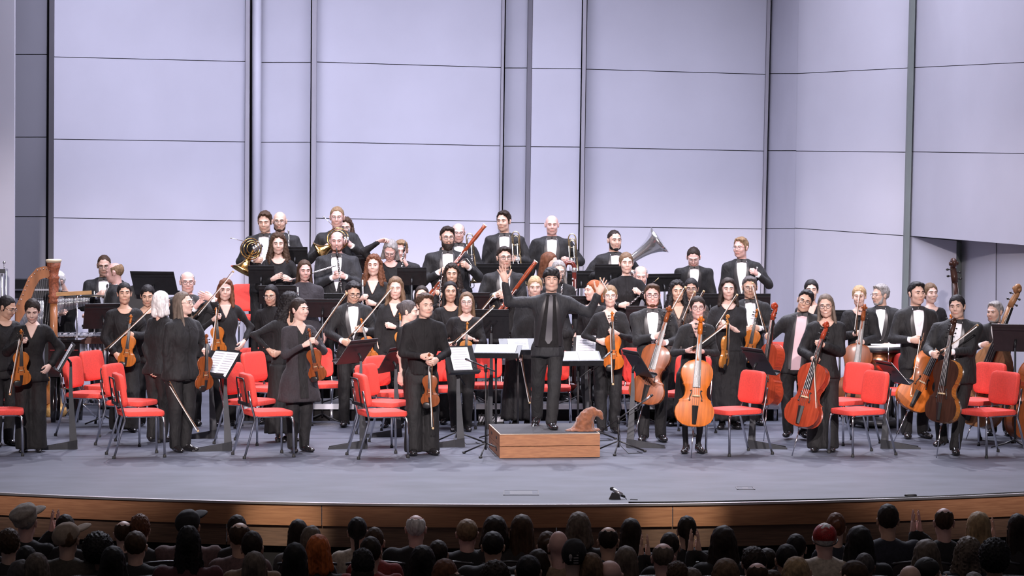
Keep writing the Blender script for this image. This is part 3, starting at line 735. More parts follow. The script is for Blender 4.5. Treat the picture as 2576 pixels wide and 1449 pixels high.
    if front in ('v', 'round', 'cardigan'):   # bare skin at the neckline
        PP = P; zt = .835 * H; zb = {'v': .745, 'round': .80, 'cardigan': .775}[front] * H; n = 9; gr = np.zeros((n, 9, 3))
        for i, t in enumerate(np.linspace(0, 1, n)):
            z = zb + (zt - zb) * t; hw = ({'v': .068, 'round': .085, 'cardigan': .06}[front] * (t ** (.9 if front != 'round' else .35)) + .002) * s
            ww, dd, cx, cy = [np.interp(z, [q[0] for q in PP], [q[c] for q in PP]) for c in (1, 2, 3, 4)]; hw = min(hw, ww * .93)
            for j, u in enumerate(np.linspace(-1, 1, 9)): xx = u * hw; gr[i, j] = (cx + xx, cy - dd * (1 - (abs(xx) / ww) ** 2.6) ** (1 / 2.6) - .009, z)
        gb.add(slab(gr, (0, .012, 0)), 0)
    hmat = m_hair(hair[1]) if hair else m_hair('brown')
    gb.obj('body', [m_skin(skin), m_lip_(skin), m_tights if shoes != 'bare' else m_skin(skin), m_eye, m_iris, m_hair(hair[1] if hair[1] not in ('white',) else 'grey'), m_teeth], root)
    # --- hair, beard, glasses
    if hair[0] != 'bald': G().add(hair_geo(hair[0]), 0, HM).obj('hair', m_hair(hair[1]), root)
    if beard: G().add(beard_geo(beard[0]), 0, HM).obj('beard', m_hair(beard[1]), root)
    if glasses:
        gl = G(); th = np.arange(14) * 2 * PI / 14
        for sg in (-1, 1):
            gl.add(tube([(sg * .032 + .0235 * math.cos(a), -.108 + .5 * (abs(.0235 * math.cos(a)) * .3), .006 + .0175 * math.sin(a)) for a in th], .0016, 5, closed=True))
            gl.add(tube([(sg * .056, -.104, .010), (sg * .076, -.06, .012), (sg * .083, .01, .010)], .0015, 5))
        gl.add(tube([(-.009, -.109, .010), (0, -.112, .013), (.009, -.109, .010)], .0017, 5))
        ob = gl.obj('glasses', m_rim if glasses == 'dark' else m_rim2, root, M=HM)
        for sg in (-1, 1): G().add(ell_geo((sg * .032, -.107, .006), (.022, .0008, .0165), 12, 5)).obj('lens', m_lens, ob)
    # --- shirt front, lapels, ties, collar
    def strip(zb, zt, inner, outer, off, name, m, n=10, k=5, sides=(0,)):
        for sg in sides:
            gr = np.zeros((n, k, 3))
            for i, t in enumerate(np.linspace(0, 1, n)):
                z = (zb + (zt - zb) * t) * H; a, b = inner(t) * s, outer(t) * s
                ww, dd, cx, cy = [np.interp(z, [q[0] for q in P], [q[c] for q in P]) for c in (1, 2, 3, 4)]
                b = min(b, ww * .94); a = max(a, -ww * .94)
                for j, u in enumerate(np.linspace(0, 1, k)):
                    xx = a + (b - a) * u; xx = xx if sg >= 0 else -xx
                    gr[i, j] = (cx + xx, cy - dd * (1 - (abs(xx) / ww) ** 2.6) ** (1 / 2.6) - off, z)
            if sg < 0: gr = gr[:, ::-1]
            G().add(slab(gr, (0, .012, 0))).obj(name, m, root, 'auto')
    def collar(m, hgt=.034, rr=.060):
        n = 18; P2 = np.zeros((n + 1, 2, 3)); hx_, hy_ = sp(.85 * H); r0 = (rr if not fem else rr * .86) * s
        for i in range(n + 1):
            a = -PI / 2 + .12 + (2 * PI - .24) * i / n
            for j in (0, 1): P2[i, j] = (hx_ + (r0 + .004 * (1 - j)) * math.cos(a), hy_ + .016 + (r0 + .006 * (1 - j)) * math.sin(a), .838 * H + hgt * j + .012 * math.sin(a))
        V, F = slab(P2, (0, 0, 0)); V[len(V) // 2:] = V[len(V) // 2:] * (.94, .94, 1) + (hx_ * .06, hy_ * .06 + .001, 0); G().add((V, F)).obj('collar', m, root)
    def bow(m):
        hx_, hy_ = sp(.85 * H); c = np.array([hx_, hy_ - np.interp(.838 * H, [q[0] for q in P], [q[2] for q in P]) - .016, .842 * H]); g = G()
        for sg in (-1, 1):
            pl = [(0, .010), (sg * .03, .020), (sg * .062, .024), (sg * .060, -.022), (sg * .03, -.018), (0, -.010)]
            if sg < 0: pl = pl[::-1]
            g.add(prism(pl, -.010, .008))
        g.add(sell((0, -.004, 0), (.012, .014, .014), 3, 8, 5)); g.obj('bow_tie', m, root, smooth=False, M=M4(None, c, s))
    one = lambda v_: (lambda t: v_)
    if front in ('tux', 'open', 'maestro'):
        sm = {'tux': m_shirt, 'open': m_pink, 'maestro': m_bshirt}[front]
        hwid = {'tux': .066, 'open': .064, 'maestro': .052}[front]; zb = {'tux': .60, 'open': .47, 'maestro': .515}[front]; zt = .842
        lowd = {'tux': .012, 'open': .9, 'maestro': 2.3}[front]
        vv = (lambda t: hwid * (min(1, t * 1.15) ** .8 * (1 - .15 * max(0, t - .7) / .3) + .10)) if front == 'tux' else (lambda t: hwid * (lowd + (1 - lowd) * t))
        strip(zb, zt, lambda t: -vv(t), vv, .010, 'shirt_front', sm, 12, 9)
        strip(zb + .005, zt - .008, lambda t: vv(t) - .004, lambda t: vv(t) + .012 + .034 * math.sin(PI * min(1, .12 + t * .95)) ** .8, .0165, 'lapel', m_satin if fit != 'suit' else m_suit, 12, 4, (-1, 1))
        collar(sm if front != 'maestro' else m_bshirt)
        if front == 'maestro':
            strip(.535, .835, lambda t: -(.040 - .018 * t - .03 * max(0, .06 - t) / .06), lambda t: (.040 - .018 * t - .03 * max(0, .06 - t) / .06), .018, 'necktie', mat('charcoal_tie', (.045, .042, .052), .5), 14, 5)
            sx, sy = sp(.84 * H); G().add(sell((sx, sy - .070 * s, .836 * H), (.024, .016, .020), 3, 8, 6)).obj('tie_knot', MATS['charcoal_tie'], root)
        else: bow(m_satin)
        if fit != 'maestro':
            for sg, S, E, Wr, hk, fd, pn in arms:
                u = nrm(Wr - E); G().add(tube([Wr - u * .06, Wr + u * .006], .034 * s, 12)).obj('cuff', sm if front != 'open' else m_pink, root)
    elif front == 'collar':
        collar(m_bshirt, .03, .062); strip(.50, .835, one(-.012), one(.012), .009, 'placket', m_bshirt, 10, 3)
    elif front == 'high':
        collar(mtop, .045, .056)
        if fit == 'jacketf':
            strip(hemf + .01, .80, one(-.004), one(.030), .008, 'front_edge', mtop, 12, 4)

    elif front == 'cardigan':
        strip(.36, .80, one(-.05), one(.05), .008, 'shirt_front', m_trous, 12, 5)
    # --- shoes
    sk = 'flat' if (fem and shoes in ('flat', 'bare')) else 'shoe'
    for i, sg in enumerate((-1, 1)):
        ft = FT[i]; a = sg * math.radians(12); lift = feet[i][3] if (feet and feet[i] and len(feet[i]) > 3) else 0
        link('shoe', shoe_mesh(sk), root, M4((Rz(a) @ Rx(math.radians(lift))) * s * (1.02 if not fem else .9), ft))
    if extra: extra(root, H, s, HM, HP)
    return root
def m_lip_(i): return mat('lips_tone_%d' % i, tuple(np.array(SKIN[i]) * (.84, .60, .58)), .4)
# ------------------------------------------------------------------ instruments and furniture
m_chrome = mat('chrome_leg', (.62, .62, .66), .18, 1.0)
m_red = mat('red_upholstery', (.74, .062, .045), .8, var=.10, scale=60, bump=.35, bscale=400)
m_rubber = mat('black_rubber', (.015, .015, .015), .7)
m_stand = mat('black_stand_steel', (.016, .016, .018), .45, .2, var=.2, scale=20)
m_stand2 = mat('grey_stand_steel', (.045, .047, .053), .45, .4, var=.15, scale=10)
m_desk = mat('brown_black_desk', (.030, .020, .022), .5, var=.15, scale=12)
m_paper = mat('sheet_music_paper', (.80, .80, .84), .7); m_ink = mat('music_ink', (.36, .36, .40), .8)
m_ebony = mat('ebony', (.014, .012, .012), .35); m_string = mat('steel_string', (.55, .55, .55), .3, .9)
m_bone = mat('maple_bridge', (.55, .40, .22), .55)
m_stick = mat('bow_stick', (.17, .075, .032), .4); m_hairb = mat('bow_hair', (.85, .80, .74), .6)
m_silver = mat('silver_plate', (.86, .85, .87), .2, .9); m_brass = mat('lacquered_brass', (.72, .45, .16), .2, 1.0); m_pale = mat('pale_brass', (.66, .54, .33), .22, 1.0)
m_grenadilla = mat('grenadilla', (.012, .010, .011), .3)
m_maple = mat('red_maple', (.30, .055, .018), .3, var=.35, scale=14, coat=.5)
m_reed = mat('cane_reed', (.6, .48, .28), .6)
VAR = {'amber': (.42, .125, .020), 'orange': (.50, .125, .014), 'brown': (.21, .055, .015), 'red': (.30, .040, .016), 'dark': (.045, .018, .012), 'honey': (.45, .18, .04), 'tan': (.30, .15, .07)}
def varn(c): return mat('varnish_' + c, VAR[c], .36, spec=.22, var=.25, scale=7, stretch=(6, 1, .8), coat=.10)
def flame(c):
    if c == 'dark': return mat('flamed_rib_dark', (.60, .24, .045), .32, wave=22, var=.3, scale=5, col2=(.30, .10, .02), coat=.2)
    return mat('flamed_rib_' + c, tuple(min(1, v * (1.45 if c != 'dark' else 9)) for v in VAR[c]), .32, var=.4, scale=5, stretch=(1, 1, 1), wave=22, coat=.25, col2=tuple(v * (.7 if c != 'dark' else 2.5) for v in VAR[c]))

# half-width of a violin-family outline against t (0 bottom, 1 top of body), body length 1
OUT = np.array([(0, 0), (.006, .09), (.03, .175), (.08, .245), (.15, .282), (.22, .292), (.29, .278), (.345, .245), (.375, .232), (.392, .238), (.405, .215), (.43, .182), (.48, .160), (.53, .156), (.58, .165), (.612, .182), (.632, .198), (.645, .192), (.68, .208), (.74, .230), (.80, .236), (.86, .228), (.92, .195), (.965, .140), (.99, .07), (1, 0)])
OUTB = np.array([(0, 0), (.006, .10), (.03, .19), (.08, .255), (.15, .292), (.22, .300), (.29, .286), (.345, .252), (.375, .24), (.392, .245), (.405, .222), (.43, .19), (.48, .17), (.53, .166), (.58, .175), (.612, .19), (.632, .202), (.645, .197), (.70, .21), (.76, .205), (.82, .175), (.88, .125), (.93, .08), (.97, .05), (1, .03)])
KINDS = {  # body length, rib height, neck length (body top to nut), head length, outline, endpin
    'violin': (.356, .032, .130, .105, OUT, 0), 'viola': (.410, .038, .150, .115, OUT, 0), 'cello': (.755, .118, .280, .205, OUT, .30), 'double_bass': (1.12, .20, .44, .29, OUTB, .12)}
def vio_parts(kind, c):
    key = ('vio', kind, c)
    if key in MESHES: return MESHES[key]
    L, rib, nk, hd, out, ep = KINDS[kind]; R = {}; ts = out[:, 0]; ws = out[:, 1] * L; nu = 11; n = len(ts)
    U = np.linspace(-1, 1, nu); arch = .020 * L + .004
    def yf(t, u): return rib / 2 + arch * (1 - u * u) * np.clip(np.sin(PI * np.clip(t, .02, .98)), 0, 1) ** .5
    T = np.zeros((n, nu, 3)); Bk = np.zeros((n, nu, 3))
    for i in range(n):
        for j, u in enumerate(U):
            e = .012 * L * (abs(u) > .99); T[i, j] = (u * max(ws[i], .001), -yf(ts[i], u), ts[i] * L); Bk[i, j] = (u * max(ws[i], .001), yf(ts[i], u), ts[i] * L)
    g = G(); V1, F1 = gridsurf(T); V2, F2 = gridsurf(Bk); g.add((V1, F1), 0); g.add((V2, [F2[0][:, ::-1]]), 1)
    inset = .93
    for j, sg in ((0, -1), (nu - 1, 1)):
        S = np.stack([T[:, j] * (inset, 1, 1) + (0, .002, 0), Bk[:, j] * (inset, 1, 1)], 1)
        g.add(gridsurf(S if sg > 0 else S[:, ::-1]), 1); 
        for A in (T, Bk):     # plate edge
            q = np.stack([A[:, j], A[:, j] * (inset, 1, 1) + (0, .004 * (1 if A is T else -1) * L / .36, 0)], 1); g.add(gridsurf(q if (sg > 0) == (A is T) else q[:, ::-1]), 0)
    R['body'] = g.mesh('body', [varn(c), flame(c)], 'auto')
    # f-holes
    g = G(); cur = [(0.075, .395), (.088, .385), (.092, .40), (.080, .412), (.085, .44), (.098, .47), (.108, .50), (.113, .525), (.102, .54), (.094, .53), (.102, .522)]
    fh = []
    for sg in (-1, 1):
        pts = []
        for xx, t in cur:
            w = np.interp(t, ts, ws); x_ = sg * (.19 - xx) * L if False else sg * (.165 - xx * .9) * L; pts.append((x_, -yf(t, x_ / w) - .0012, t * L))
        fh.append(pts)
    R['f_hole'] = [G().add(tube(p, .0040 * L / .36 * np.array([1.5, 1.2, .6, .6, .8, .9, .9, .7, .6, 1.2, 1.4]), 6)).mesh('f_hole', m_ebony) for p in fh]
    nut = L + nk; yb = -rib / 2 - arch - .035 * L; yn = -rib / 2 - .012
    tfb = .58 * L
    R['fingerboard'] = G().add(slab(np.array([[(-.058 * L, yb + .03 * L * .4, tfb), (0, yb + .004, tfb), (.058 * L, yb + .03 * L * .4, tfb)], [(-.034 * L, yn + .004, nut), (0, yn, nut), (.034 * L, yn + .004, nut)]]), (0, .012 * L / .36, 0))).mesh('fingerboard', m_ebony, 'auto')
    R['neck'] = G().add(tube([(0, -rib / 2 + .004, L - .02 * L), (0, -rib / 2 + .002, L + .1 * nk), (0, -rib / 2 + .004, L + .5 * nk), (0, -rib / 2 + .006, nut)], [.05 * L, .042 * L, .035 * L, .034 * L], 10, flat=.8)).mesh('neck', varn(c))
    # pegbox and scroll
    g = G(); z0 = nut; k = hd; y0 = -rib / 2 + .004
    g.add(tube([(0, y0, z0), (0, y0 + .05 * k, z0 + .3 * k), (0, y0 + .16 * k, z0 + .62 * k), (0, y0 + .19 * k, z0 + .8 * k)], [.036 * L, .04 * L, .034 * L, .026 * L], 8))
    sp = []; cc = np.array((0, y0 + .04 * k, z0 + .82 * k))
    for i in range(22):
        a = .2 - i * .5; rr = .17 * k * (1 - i / 26.0); sp.append(cc + np.array((0, rr * math.cos(a), rr * math.sin(a) * -1)))
    g.add(tube(sp, np.linspace(.030, .018, 22) * L, 7, flat=1.0)); g.add(tube([cc - (.05 * L, 0, 0), cc + (.05 * L, 0, 0)], .022 * L, 8))
    R['scroll'] = g.mesh('scroll', varn(c))
    pk = 1.0 if kind in ('violin', 'viola') else .68
    R['peg'] = [G().add(tube([(-sg * .02 * L, y0 + .04 * k * (i + 1) * .5, z0 + (.16 + .14 * i) * k), (sg * .085 * pk * L, y0 + .04 * k * (i + 1) * .5, z0 + (.16 + .14 * i) * k)], .009 * pk * L, 6)).add(sell((sg * .105 * pk * L, y0 + .04 * k * (i + 1) * .5, z0 + (.16 + .14 * i) * k), (.026 * pk * L, .010 * pk * L, .02 * pk * L), 2.5, 8, 5)).mesh('peg', m_ebony) for i, sg in enumerate((1, -1, 1, -1))]
    zb = .455 * L; yt = -rib / 2 - arch; hb = abs(yb - yt) + .01 * L
    R['bridge'] = G().add(prism([(-.060 * L, 0), (-.058 * L, .018 * L), (-.03 * L, hb * .9), (0, hb), (.03 * L, hb * .9), (.058 * L, .018 * L), (.060 * L, 0), (.02 * L, .006 * L), (-.02 * L, .006 * L)], -.004 * L / .36, .004 * L / .36)).mesh('bridge', m_bone, False)
    R['_bridgeM'] = M4(Rx(PI / 2), (0, yt + .002, zb))
    R['tailpiece'] = G().add(slab(np.array([[(-.030 * L, yt - .012 * L, .04 * L), (0, yt - .028 * L, .04 * L), (.030 * L, yt - .012 * L, .04 * L)], [(-.048 * L, yt - .034 * L, .31 * L), (0, yt - .048 * L, .31 * L), (.048 * L, yt - .034 * L, .31 * L)]]), (0, .010 * L, 0))).mesh('tailpiece', m_ebony, 'auto')
    R['string'] = []
    for i in range(4):
        u = (i - 1.5) / 1.5; R['string'].append(G().add(tube([(u * .045 * L, yt - .046 * L, .30 * L), (u * .046 * L, yt - hb - .003, zb), (u * .025 * L, yn - .003, nut), (u * .02 * L, y0 - .01, nut + .12 * k)], .0009 * (L / .36) ** .6, 4)).mesh('string', m_string))
    if kind in ('violin', 'viola'): R['chin_rest'] = G().add(sell((-.11 * L, yt - .03 * L, .06 * L), (.13 * L, .03 * L, .10 * L), 2.4, 14, 7)).mesh('chin_rest', m_ebony)
    else: R['endpin'] = G().add(tube([(0, 0, .01), (0, 0, -ep)], [.011, .006], 8)).add(tube([(0, 0, .02), (0, 0, -.025)], [.022, .018], 10)).mesh('endpin', m_chrome)
    MESHES[key] = R; return R
def strung(kind, c, label, sc, tail, d0, d1, roll=0.0, fixed=True, group='string instruments of the players', name=None):
    """scroll pixel sc at depth d0, bottom pixel tail at depth d1; roll turns the face (deg, + to image right)"""
    L, rib, nk, hd, out, ep = KINDS[kind]; tot = L + nk + hd
    a = Wp(sc[0], sc[1], d0); b = Wp(tail[0], tail[1], d1); ax = nrm(a - b); ln = np.linalg.norm(a - b); k = ln / tot
    if not .8 < k < 1.2: print('SCALE', kind, label, round(k, 2))
    k = min(max(k, .88), 1.15)
    face = np.array((0, -1.0, 0)); y = -nrm(face - ax * face.dot(ax)); x = np.cross(y, ax); R = np.stack([x, y, ax], 1) @ Rz(math.radians(roll))
    mid = (a + b) / 2; org = mid - ax * tot * k / 2
    P = vio_parts(kind, c); root = empty(name or kind, M=M4(R * k, org)); tag(root, label, kind.replace('_', ' '), group)
    bd = link('body', P['body'], root)
    for m in P['f_hole']: link('f_hole', m, bd)
    for nm in ('fingerboard', 'neck', 'scroll', 'tailpiece'): link(nm, P[nm], root)
    link('bridge', P['bridge'], root, P['_bridgeM'])
    for m in P['peg']: link('peg', m, root)
    for m in P['string']: link('string', m, root)
    if 'chin_rest' in P: link('chin_rest', P['chin_rest'], root)
    if 'endpin' in P:
        e = org; z = e[2]; dn = -R[:, 2]
        ln = z / max(.2, -dn[2]) if dn[2] < -.2 else .3
        ln = min(ln, .62 * (1 if kind == 'cello' else 1.2))
        G().add(tube([(0, 0, .01), (0, 0, -ln / k)], [.008, .006], 8)).add(tube([(0, 0, .02), (0, 0, -.025)], [.022, .018], 10)).obj('endpin', m_chrome, root)
    return root
def bow(label, frog, tip, d0, d1, L=.74, stick=None, group='bows held by string players'):
    a = Wp(*frog, d0); b = Wp(*tip, d1); ax = nrm(b - a); up = np.array((.25, -.35, 1)) if abs(ax[2]) < .8 else np.array((1, -.35, .1)); R = frame(ax, up); ln = np.linalg.norm(b - a)
    root = empty('bow', M=M4(R, a)); tag(root, label, 'bow', group)
    n = 9; pts = [(t * ln, 0, .018 - .016 * math.sin(PI * t)) for t in np.linspace(-.06, 1, n)]
    G().add(tube(pts, np.linspace(.0048, .0036, n), 6)).obj('stick', stick or m_stick, root)
    G().add(slab(np.array([[(.03, -.005, -.013), (.03, .005, -.013)], [(ln - .02, -.005, -.008), (ln - .02, .005, -.008)]]), (0, 0, .006))).obj('bow_hair', m_hairb, root, False)
    G().add(sell((.02, 0, .0), (.030, .008, .014), 3.5, 8, 6)).obj('frog', m_ebony, root); G().add(sell((ln - .006, 0, .005), (.012, .006, .014), 3, 8, 6)).obj('tip', m_bone, root)
    return root

# ---- orchestra chair; origin on the floor under the seat, sitter faces -Y
def chair_meshes():
    if 'chair' in MESHES: return MESHES['chair']
    R = {}
    g = G(); P = sell((0, 0, 0), (.235, .225, .032), 5, 28, 9)[0]; V, F = sell((0, 0, 0), (.235, .228, .032), 6, 32, 9); V[:, 2] += .03 * np.clip(-V[:, 1] - .12, 0, 1) * -1.2 - .012 * (V[:, 0] / .235) ** 2 * 0
    R['seat'] = [('seat', g.add((V, F), 0, M4(None, (0, 0, .455))).mesh('seat', m_red, 'auto'))]
    V, F = sell((0, 0, 0), (.222, .034, .175), 6, 32, 11); V[:, 1] -= .12 * (V[:, 0] ** 2) * 4
    R['back'] = [('backrest', G().add((V, F), 0, M4(Rx(math.radians(-9)), (0, .235, .695))).mesh('backrest', m_red, 'auto'))]
    fl = [G().add(tube([(s * .205, -.17, .425), (s * .215, -.20, .405), (s * .225, -.205, .36), (s * .232, -.21, .02)], .0125, 8)).mesh('leg', m_chrome) for s in (-1, 1)]
    bl = [G().add(tube([(s * .212, .27, .70), (s * .216, .245, .57), (s * .220, .215, .46), (s * .224, .205, .40), (s * .232, .315, .02)], .0125, 8)).mesh('leg', m_chrome) for s in (-1, 1)]
    R['leg'] = [('leg', m) for m in fl + bl]
    R['fr'] = [('seat_frame', G().add(tube([(-.20, -.17, .425), (-.21, .2, .43)], .011, 8)).add(tube([(.20, -.17, .425), (.21, .2, .43)], .011, 8)).add(tube([(-.2, -.12, .42), (.2, -.12, .42)], .009, 8)).add(tube([(-.2, .16, .425), (.2, .16, .425)], .009, 8)).mesh('seat_frame', m_chrome)),
               ('back_rail', G().add(box((0, .265, .555), (.43, .014, .035), Rx(-.15))).mesh('back_rail', m_stand, False)),
               ('back_bracket', G().add(tube([(-.15, .27, .56), (-.15, .302, .79), (-.13, .307, .82), (.13, .307, .82), (.15, .302, .79), (.15, .27, .56)], .008, 8)).mesh('back_bracket', m_stand))]
    R['foot'] = [('foot_cap', G().add(lathe([(.016, 0), (.018, .004), (.016, .028), (.012, .032)], 10), 0, M4(None, (sx, sy, 0))).mesh('foot_cap', m_rubber)) for sx, sy in ((-.232, -.21), (.232, -.21), (-.233, .32), (.233, .32))]
    MESHES['chair'] = R; return R
def chair(label, px, py, yaw, z=0.0, d=None, group='red orchestra chairs'):
    """px,py: pixel of the seat centre (top); yaw: facing direction, deg, 0 = camera, +90 = image right"""
    dd = d if d else FPX * (CZ - z - .48) / (py - YH)
    X = (px - CX) * dd / FPX; root = empty('orchestra_chair', (X, dd, z), math.radians(yaw)); tag(root, label, 'chair', group)
    P = chair_meshes()
    for k in ('seat', 'back', 'fr'):
        for nm, m in P[k]: link(nm, m, root)
    for (nm, m), (fn, fm) in zip(P['leg'], P['foot']): lg = link(nm, m, root); link(fn, fm, lg)
    return root

# ---- music stand: desk centre pixel and depth; yaw of the reading side, tilt from vertical
def stand(label, px, py, d, yaw, tilt=35, z=0.0, paper=0, desk=m_stand, w=.50, h=.33, base='fin', foot=None, baseyaw=None, group='black music stands'):
    c = Wp(px, py, d); c0 = np.array([c[0], c[1], z]); ya = math.radians(yaw); root = empty('music_stand', tuple(c0), ya); tag(root, label, 'music stand', group)
    hz = c[2] - z; ta = math.radians(tilt)
    R = Rx(-ta)              # reading side faces -Y and up
    D = M4(R, (0, 0, hz))
    G().add(box((0, 0, 0), (w, .008, h))).add(box((0, -.03, -h / 2), (w, .06, .006))).add(box((0, -.058, -h / 2 + .012), (w, .004, .024))).obj('desk', desk, root, False, M=D)
    G().add(box((0, .012, h * .33), (w * .98, .01, .025))).obj('desk_rim', desk, root, False, M=D)
    if paper:
        pp = G(); 
        for k in range(2 if paper > 1 else 1):
            xo = (-.115 if k == 0 else .115) if paper > 1 else 0
            pp = G().add(box((xo, -.012 - .002 * k, -.005), (.225, .004, .30))); po = pp.obj('sheet_music', m_paper, root, False, M=D)
            ink = G()
            for r_ in range(9): ink.add(box((xo, -.0155 - .002 * k, .118 - r_ * .029), (.18, .001, .0045)))
            ink.obj('staves', m_ink, po, False)
    G().add(tube([(0, .02, hz - .02), (0, .05, hz - .06), (0, .05, hz - .10)], .014, 8)).obj('hinge', m_stand, root)
    if base == 'fin':
        by = 0 if baseyaw is None else math.radians(baseyaw - yaw); Rb = Rz(by)
        fx = .10
        V, F = prism([(-.012, hz - .08), (.014, hz - .08), (.02, .62), (.075, .0), (-.012, .0), (-.020, .62)], -.004, .004)
        G().add((V, F), 0, M4(Rb, (0, .05, 0))).obj('post', m_stand2, root, False)
        for s in (-1, 1):
            V, F = prism([(.07, 0), (.07, .10), (-.36, .018), (-.36, 0)], -.003, .003); G().add((V, F), 0, M4(Rb @ Rz(s * math.radians(17)), Rb @ np.array((0, s * .01, .0)) + (0, .05, 0))).obj('foot', m_stand2, root, False)
    else:
        G().add(tube([(0, .05, hz - .08), (0, .05, .05)], .012, 8)).obj('post', m_stand, root)
        for k in range(3):
            a = k * 2 * PI / 3 + .4; G().add(tube([(0, .05, .09), (.10 * math.cos(a), .05 + .10 * math.sin(a), .05), (.26 * math.cos(a), .05 + .26 * math.sin(a), .008)], [.011, .010, .008], 6)).obj('foot', m_stand, root)
    return root

# ---- microphones on tripod boom stands
def micstand(label, base, dbase, ztop, mic, dmic, ztilt=None):
    b = Wp(*base, dbase); b[2] = 0; m = Wp(*mic, dmic) - b; root = empty('microphone_stand', tuple(b)); tag(root, label, 'microphone stand')
    G().add(tube([(0, 0, .06), (0, 0, ztop)], [.012, .009], 8)).obj('pole', m_stand, root); G().add(tube([(0, 0, ztop - .05), (0, 0, ztop + .03)], .018, 8)).obj('clutch', m_stand, root)
    for k in range(3):
        a = k * 2 * PI / 3 + .35; f = G().add(tube([(0, 0, .13), (.30 * math.cos(a), .30 * math.sin(a), .012)], .009, 6)).obj('leg', m_stand, root); G().add(sell((.30 * math.cos(a), .30 * math.sin(a), .012), (.02, .02, .012), 2.5, 8, 5)).obj('foot_cap', m_rubber, f)
    p = np.array((0, 0, ztop)); u = nrm(m - p); G().add(tube([p - u * .18, m - u * .14], .008, 8)).obj('boom', m_stand, root)
    mc = G().add(tube([m - u * .15, m - u * .02], [.010, .0125], 10)).obj('microphone', mat('mic_grey', (.20, .20, .21), .35, .7), root); G().add(tube([m - u * .025, m], [.0135, .012], 10)).obj('grille', m_stand, mc)
    G().add(tube([m - u * .15, m - u * .18 - (0, 0, .05), p - u * .05 - (0, 0, .03), (0.02, .01, ztop * .5), (0.02, -.015, .08), (.1, -.1, .006), (.25, -.06, .006), (.2, .12, .006)], .0035, 5)).obj('cable', m_rubber, root)
    return root

# ---- woodwinds along an axis: pixels of the two ends
def axis_root(nm, label, a, b, d0, d1, cat, real, group=None):
    A = Wp(*a, d0); Bp = Wp(*b, d1); ln = np.linalg.norm(A - Bp); ax = nrm(A - Bp); y = -nrm(np.array((0, -1.0, 0)) - ax * -ax[1]); x = np.cross(y, ax)
    k = ln / real; 
    if not .75 < k < 1.25: print('SCALE', nm, round(k, 2), label)
    root = empty(nm, M=M4(np.stack([x, y, ax], 1) * k, Bp)); tag(root, label, cat, group); return root
def keys(g, z0, z1, n, r, s=1.0):
    for i in range(n):
        z = z0 + (z1 - z0) * i / (n - 1); a = (-1) ** i * .5
        g.add(tube([(r * math.sin(a), -r * math.cos(a), z), (r * 1.35 * math.sin(a), -r * 1.35 * math.cos(a), z)], .0075 * s, 8))
    g.add(tube([(.3 * r, -r * 1.15, z0), (.3 * r, -r * 1.15, z1)], .0022 * s, 5)); g.add(tube([(-.6 * r, -r, z0 + .04), (-.6 * r, -r, z1 - .03)], .0022 * s, 5))
def clarinet(label, a, b, d0, d1, kind='clarinet'):
    root = axis_root(kind, label, a, b, d0, d1, kind, .66)
    G().add(lathe([(.040, 0), (.036, .006), (.022, .06), (.0145, .12), (.0135, .30), (.0150, .302), (.0150, .315), (.0135, .318), (.013, .52), (.015, .525), (.014, .585)], 14)).obj('joint', m_grenadilla, root)
    G().add(lathe([(.0135, .585), (.0115, .60), (.006, .66)], 12)).obj('mouthpiece', m_ebony, root)
    G().add(lathe([(.0158, .300), (.0165, .305), (.0158, .312)], 12)).add(lathe([(.041, 0), (.0415, .003), (.039, .005)], 14)).add(lathe([(.0145, .12), (.016, .125), (.0145, .13)], 12)).obj('ring', m_silver, root)
    g = G(); keys(g, .15, .29, 6, .0155); keys(g, .33, .50, 7, .0155); g.obj('keywork', m_silver, root)
    return root
def oboe(label, a, b, d0, d1):
    root = axis_root('oboe', label, a, b, d0, d1, 'oboe', .66)
    G().add(lathe([(.024, 0), (.022, .012), (.012, .09), (.0115, .33), (.013, .335), (.010, .56), (.012, .57), (.0105, .585)], 14)).obj('joint', m_grenadilla, root)
    G().add(tube([(0, 0, .58), (0, 0, .63), (0, 0, .66)], [.003, .0035, .005], 8)).obj('reed', m_reed, root)
    g = G(); keys(g, .08, .30, 10, .0135); keys(g, .34, .52, 9, .0125); g.obj('keywork', m_silver, root); return root
def flute(label, a, b, d0, d1):
    root = axis_root('flute', label, a, b, d0, d1, 'flute', .67)
    G().add(tube([(0, 0, 0), (0, 0, .67)], .0095, 12)).obj('tube', m_silver, root); G().add(sell((0, -.008, .60), (.008, .006, .013), 2.5, 8, 5)).obj('lip_plate', m_silver, root)
    g = G(); keys(g, .03, .42, 14, .0105); g.obj('keywork', m_silver, root); return root
def bassoon(label, a, b, d0, d1, real=1.34, bocal=None, rootd=None):
    root = axis_root('bassoon', label, a, b, d0, d1, 'bassoon', real)
    G().add(tube([(0, 0, real - .52), (0, 0, real - .3), (0, 0, real - .2), (0, 0, real - .06), (0, 0, real)], [.022, .024, .030, .024, .030], 14)).obj('bell_joint', m_maple, root)
    G().add(lathe([(.031, real - .012), (.032, real - .004), (.030, real + .002), (.022, real + .002)], 14)).obj('bell_ring', mat('ivory_ring', (.75, .7, .6), .4), root)
    G().add(tube([(0, 0, .10), (0, 0, real - .52)], [.027, .022], 12)).obj('long_joint', m_maple, root); G().add(tube([(.048, 0, .10), (.048, 0, .72)], [.022, .017], 12)).obj('wing_joint', m_maple, root)
    G().add(sell((.024, 0, .17), (.05, .026, .17), 4, 14, 7)).obj('boot_joint', m_maple, root)
    g = G(); keys(g, .2, .5, 6, .03, 1.5); keys(g, .55, real - .45, 5, .026, 1.4); g.obj('keywork', m_silver, root)
    G().add(tube([(.048, 0, .72), (.05, -.01, .80), (.09, -.05, .84), (.16, -.09, .82), (.26, -.10, .78)], [.006, .005, .004, .0035, .003], 7)).obj('bocal', m_silver, root); return root

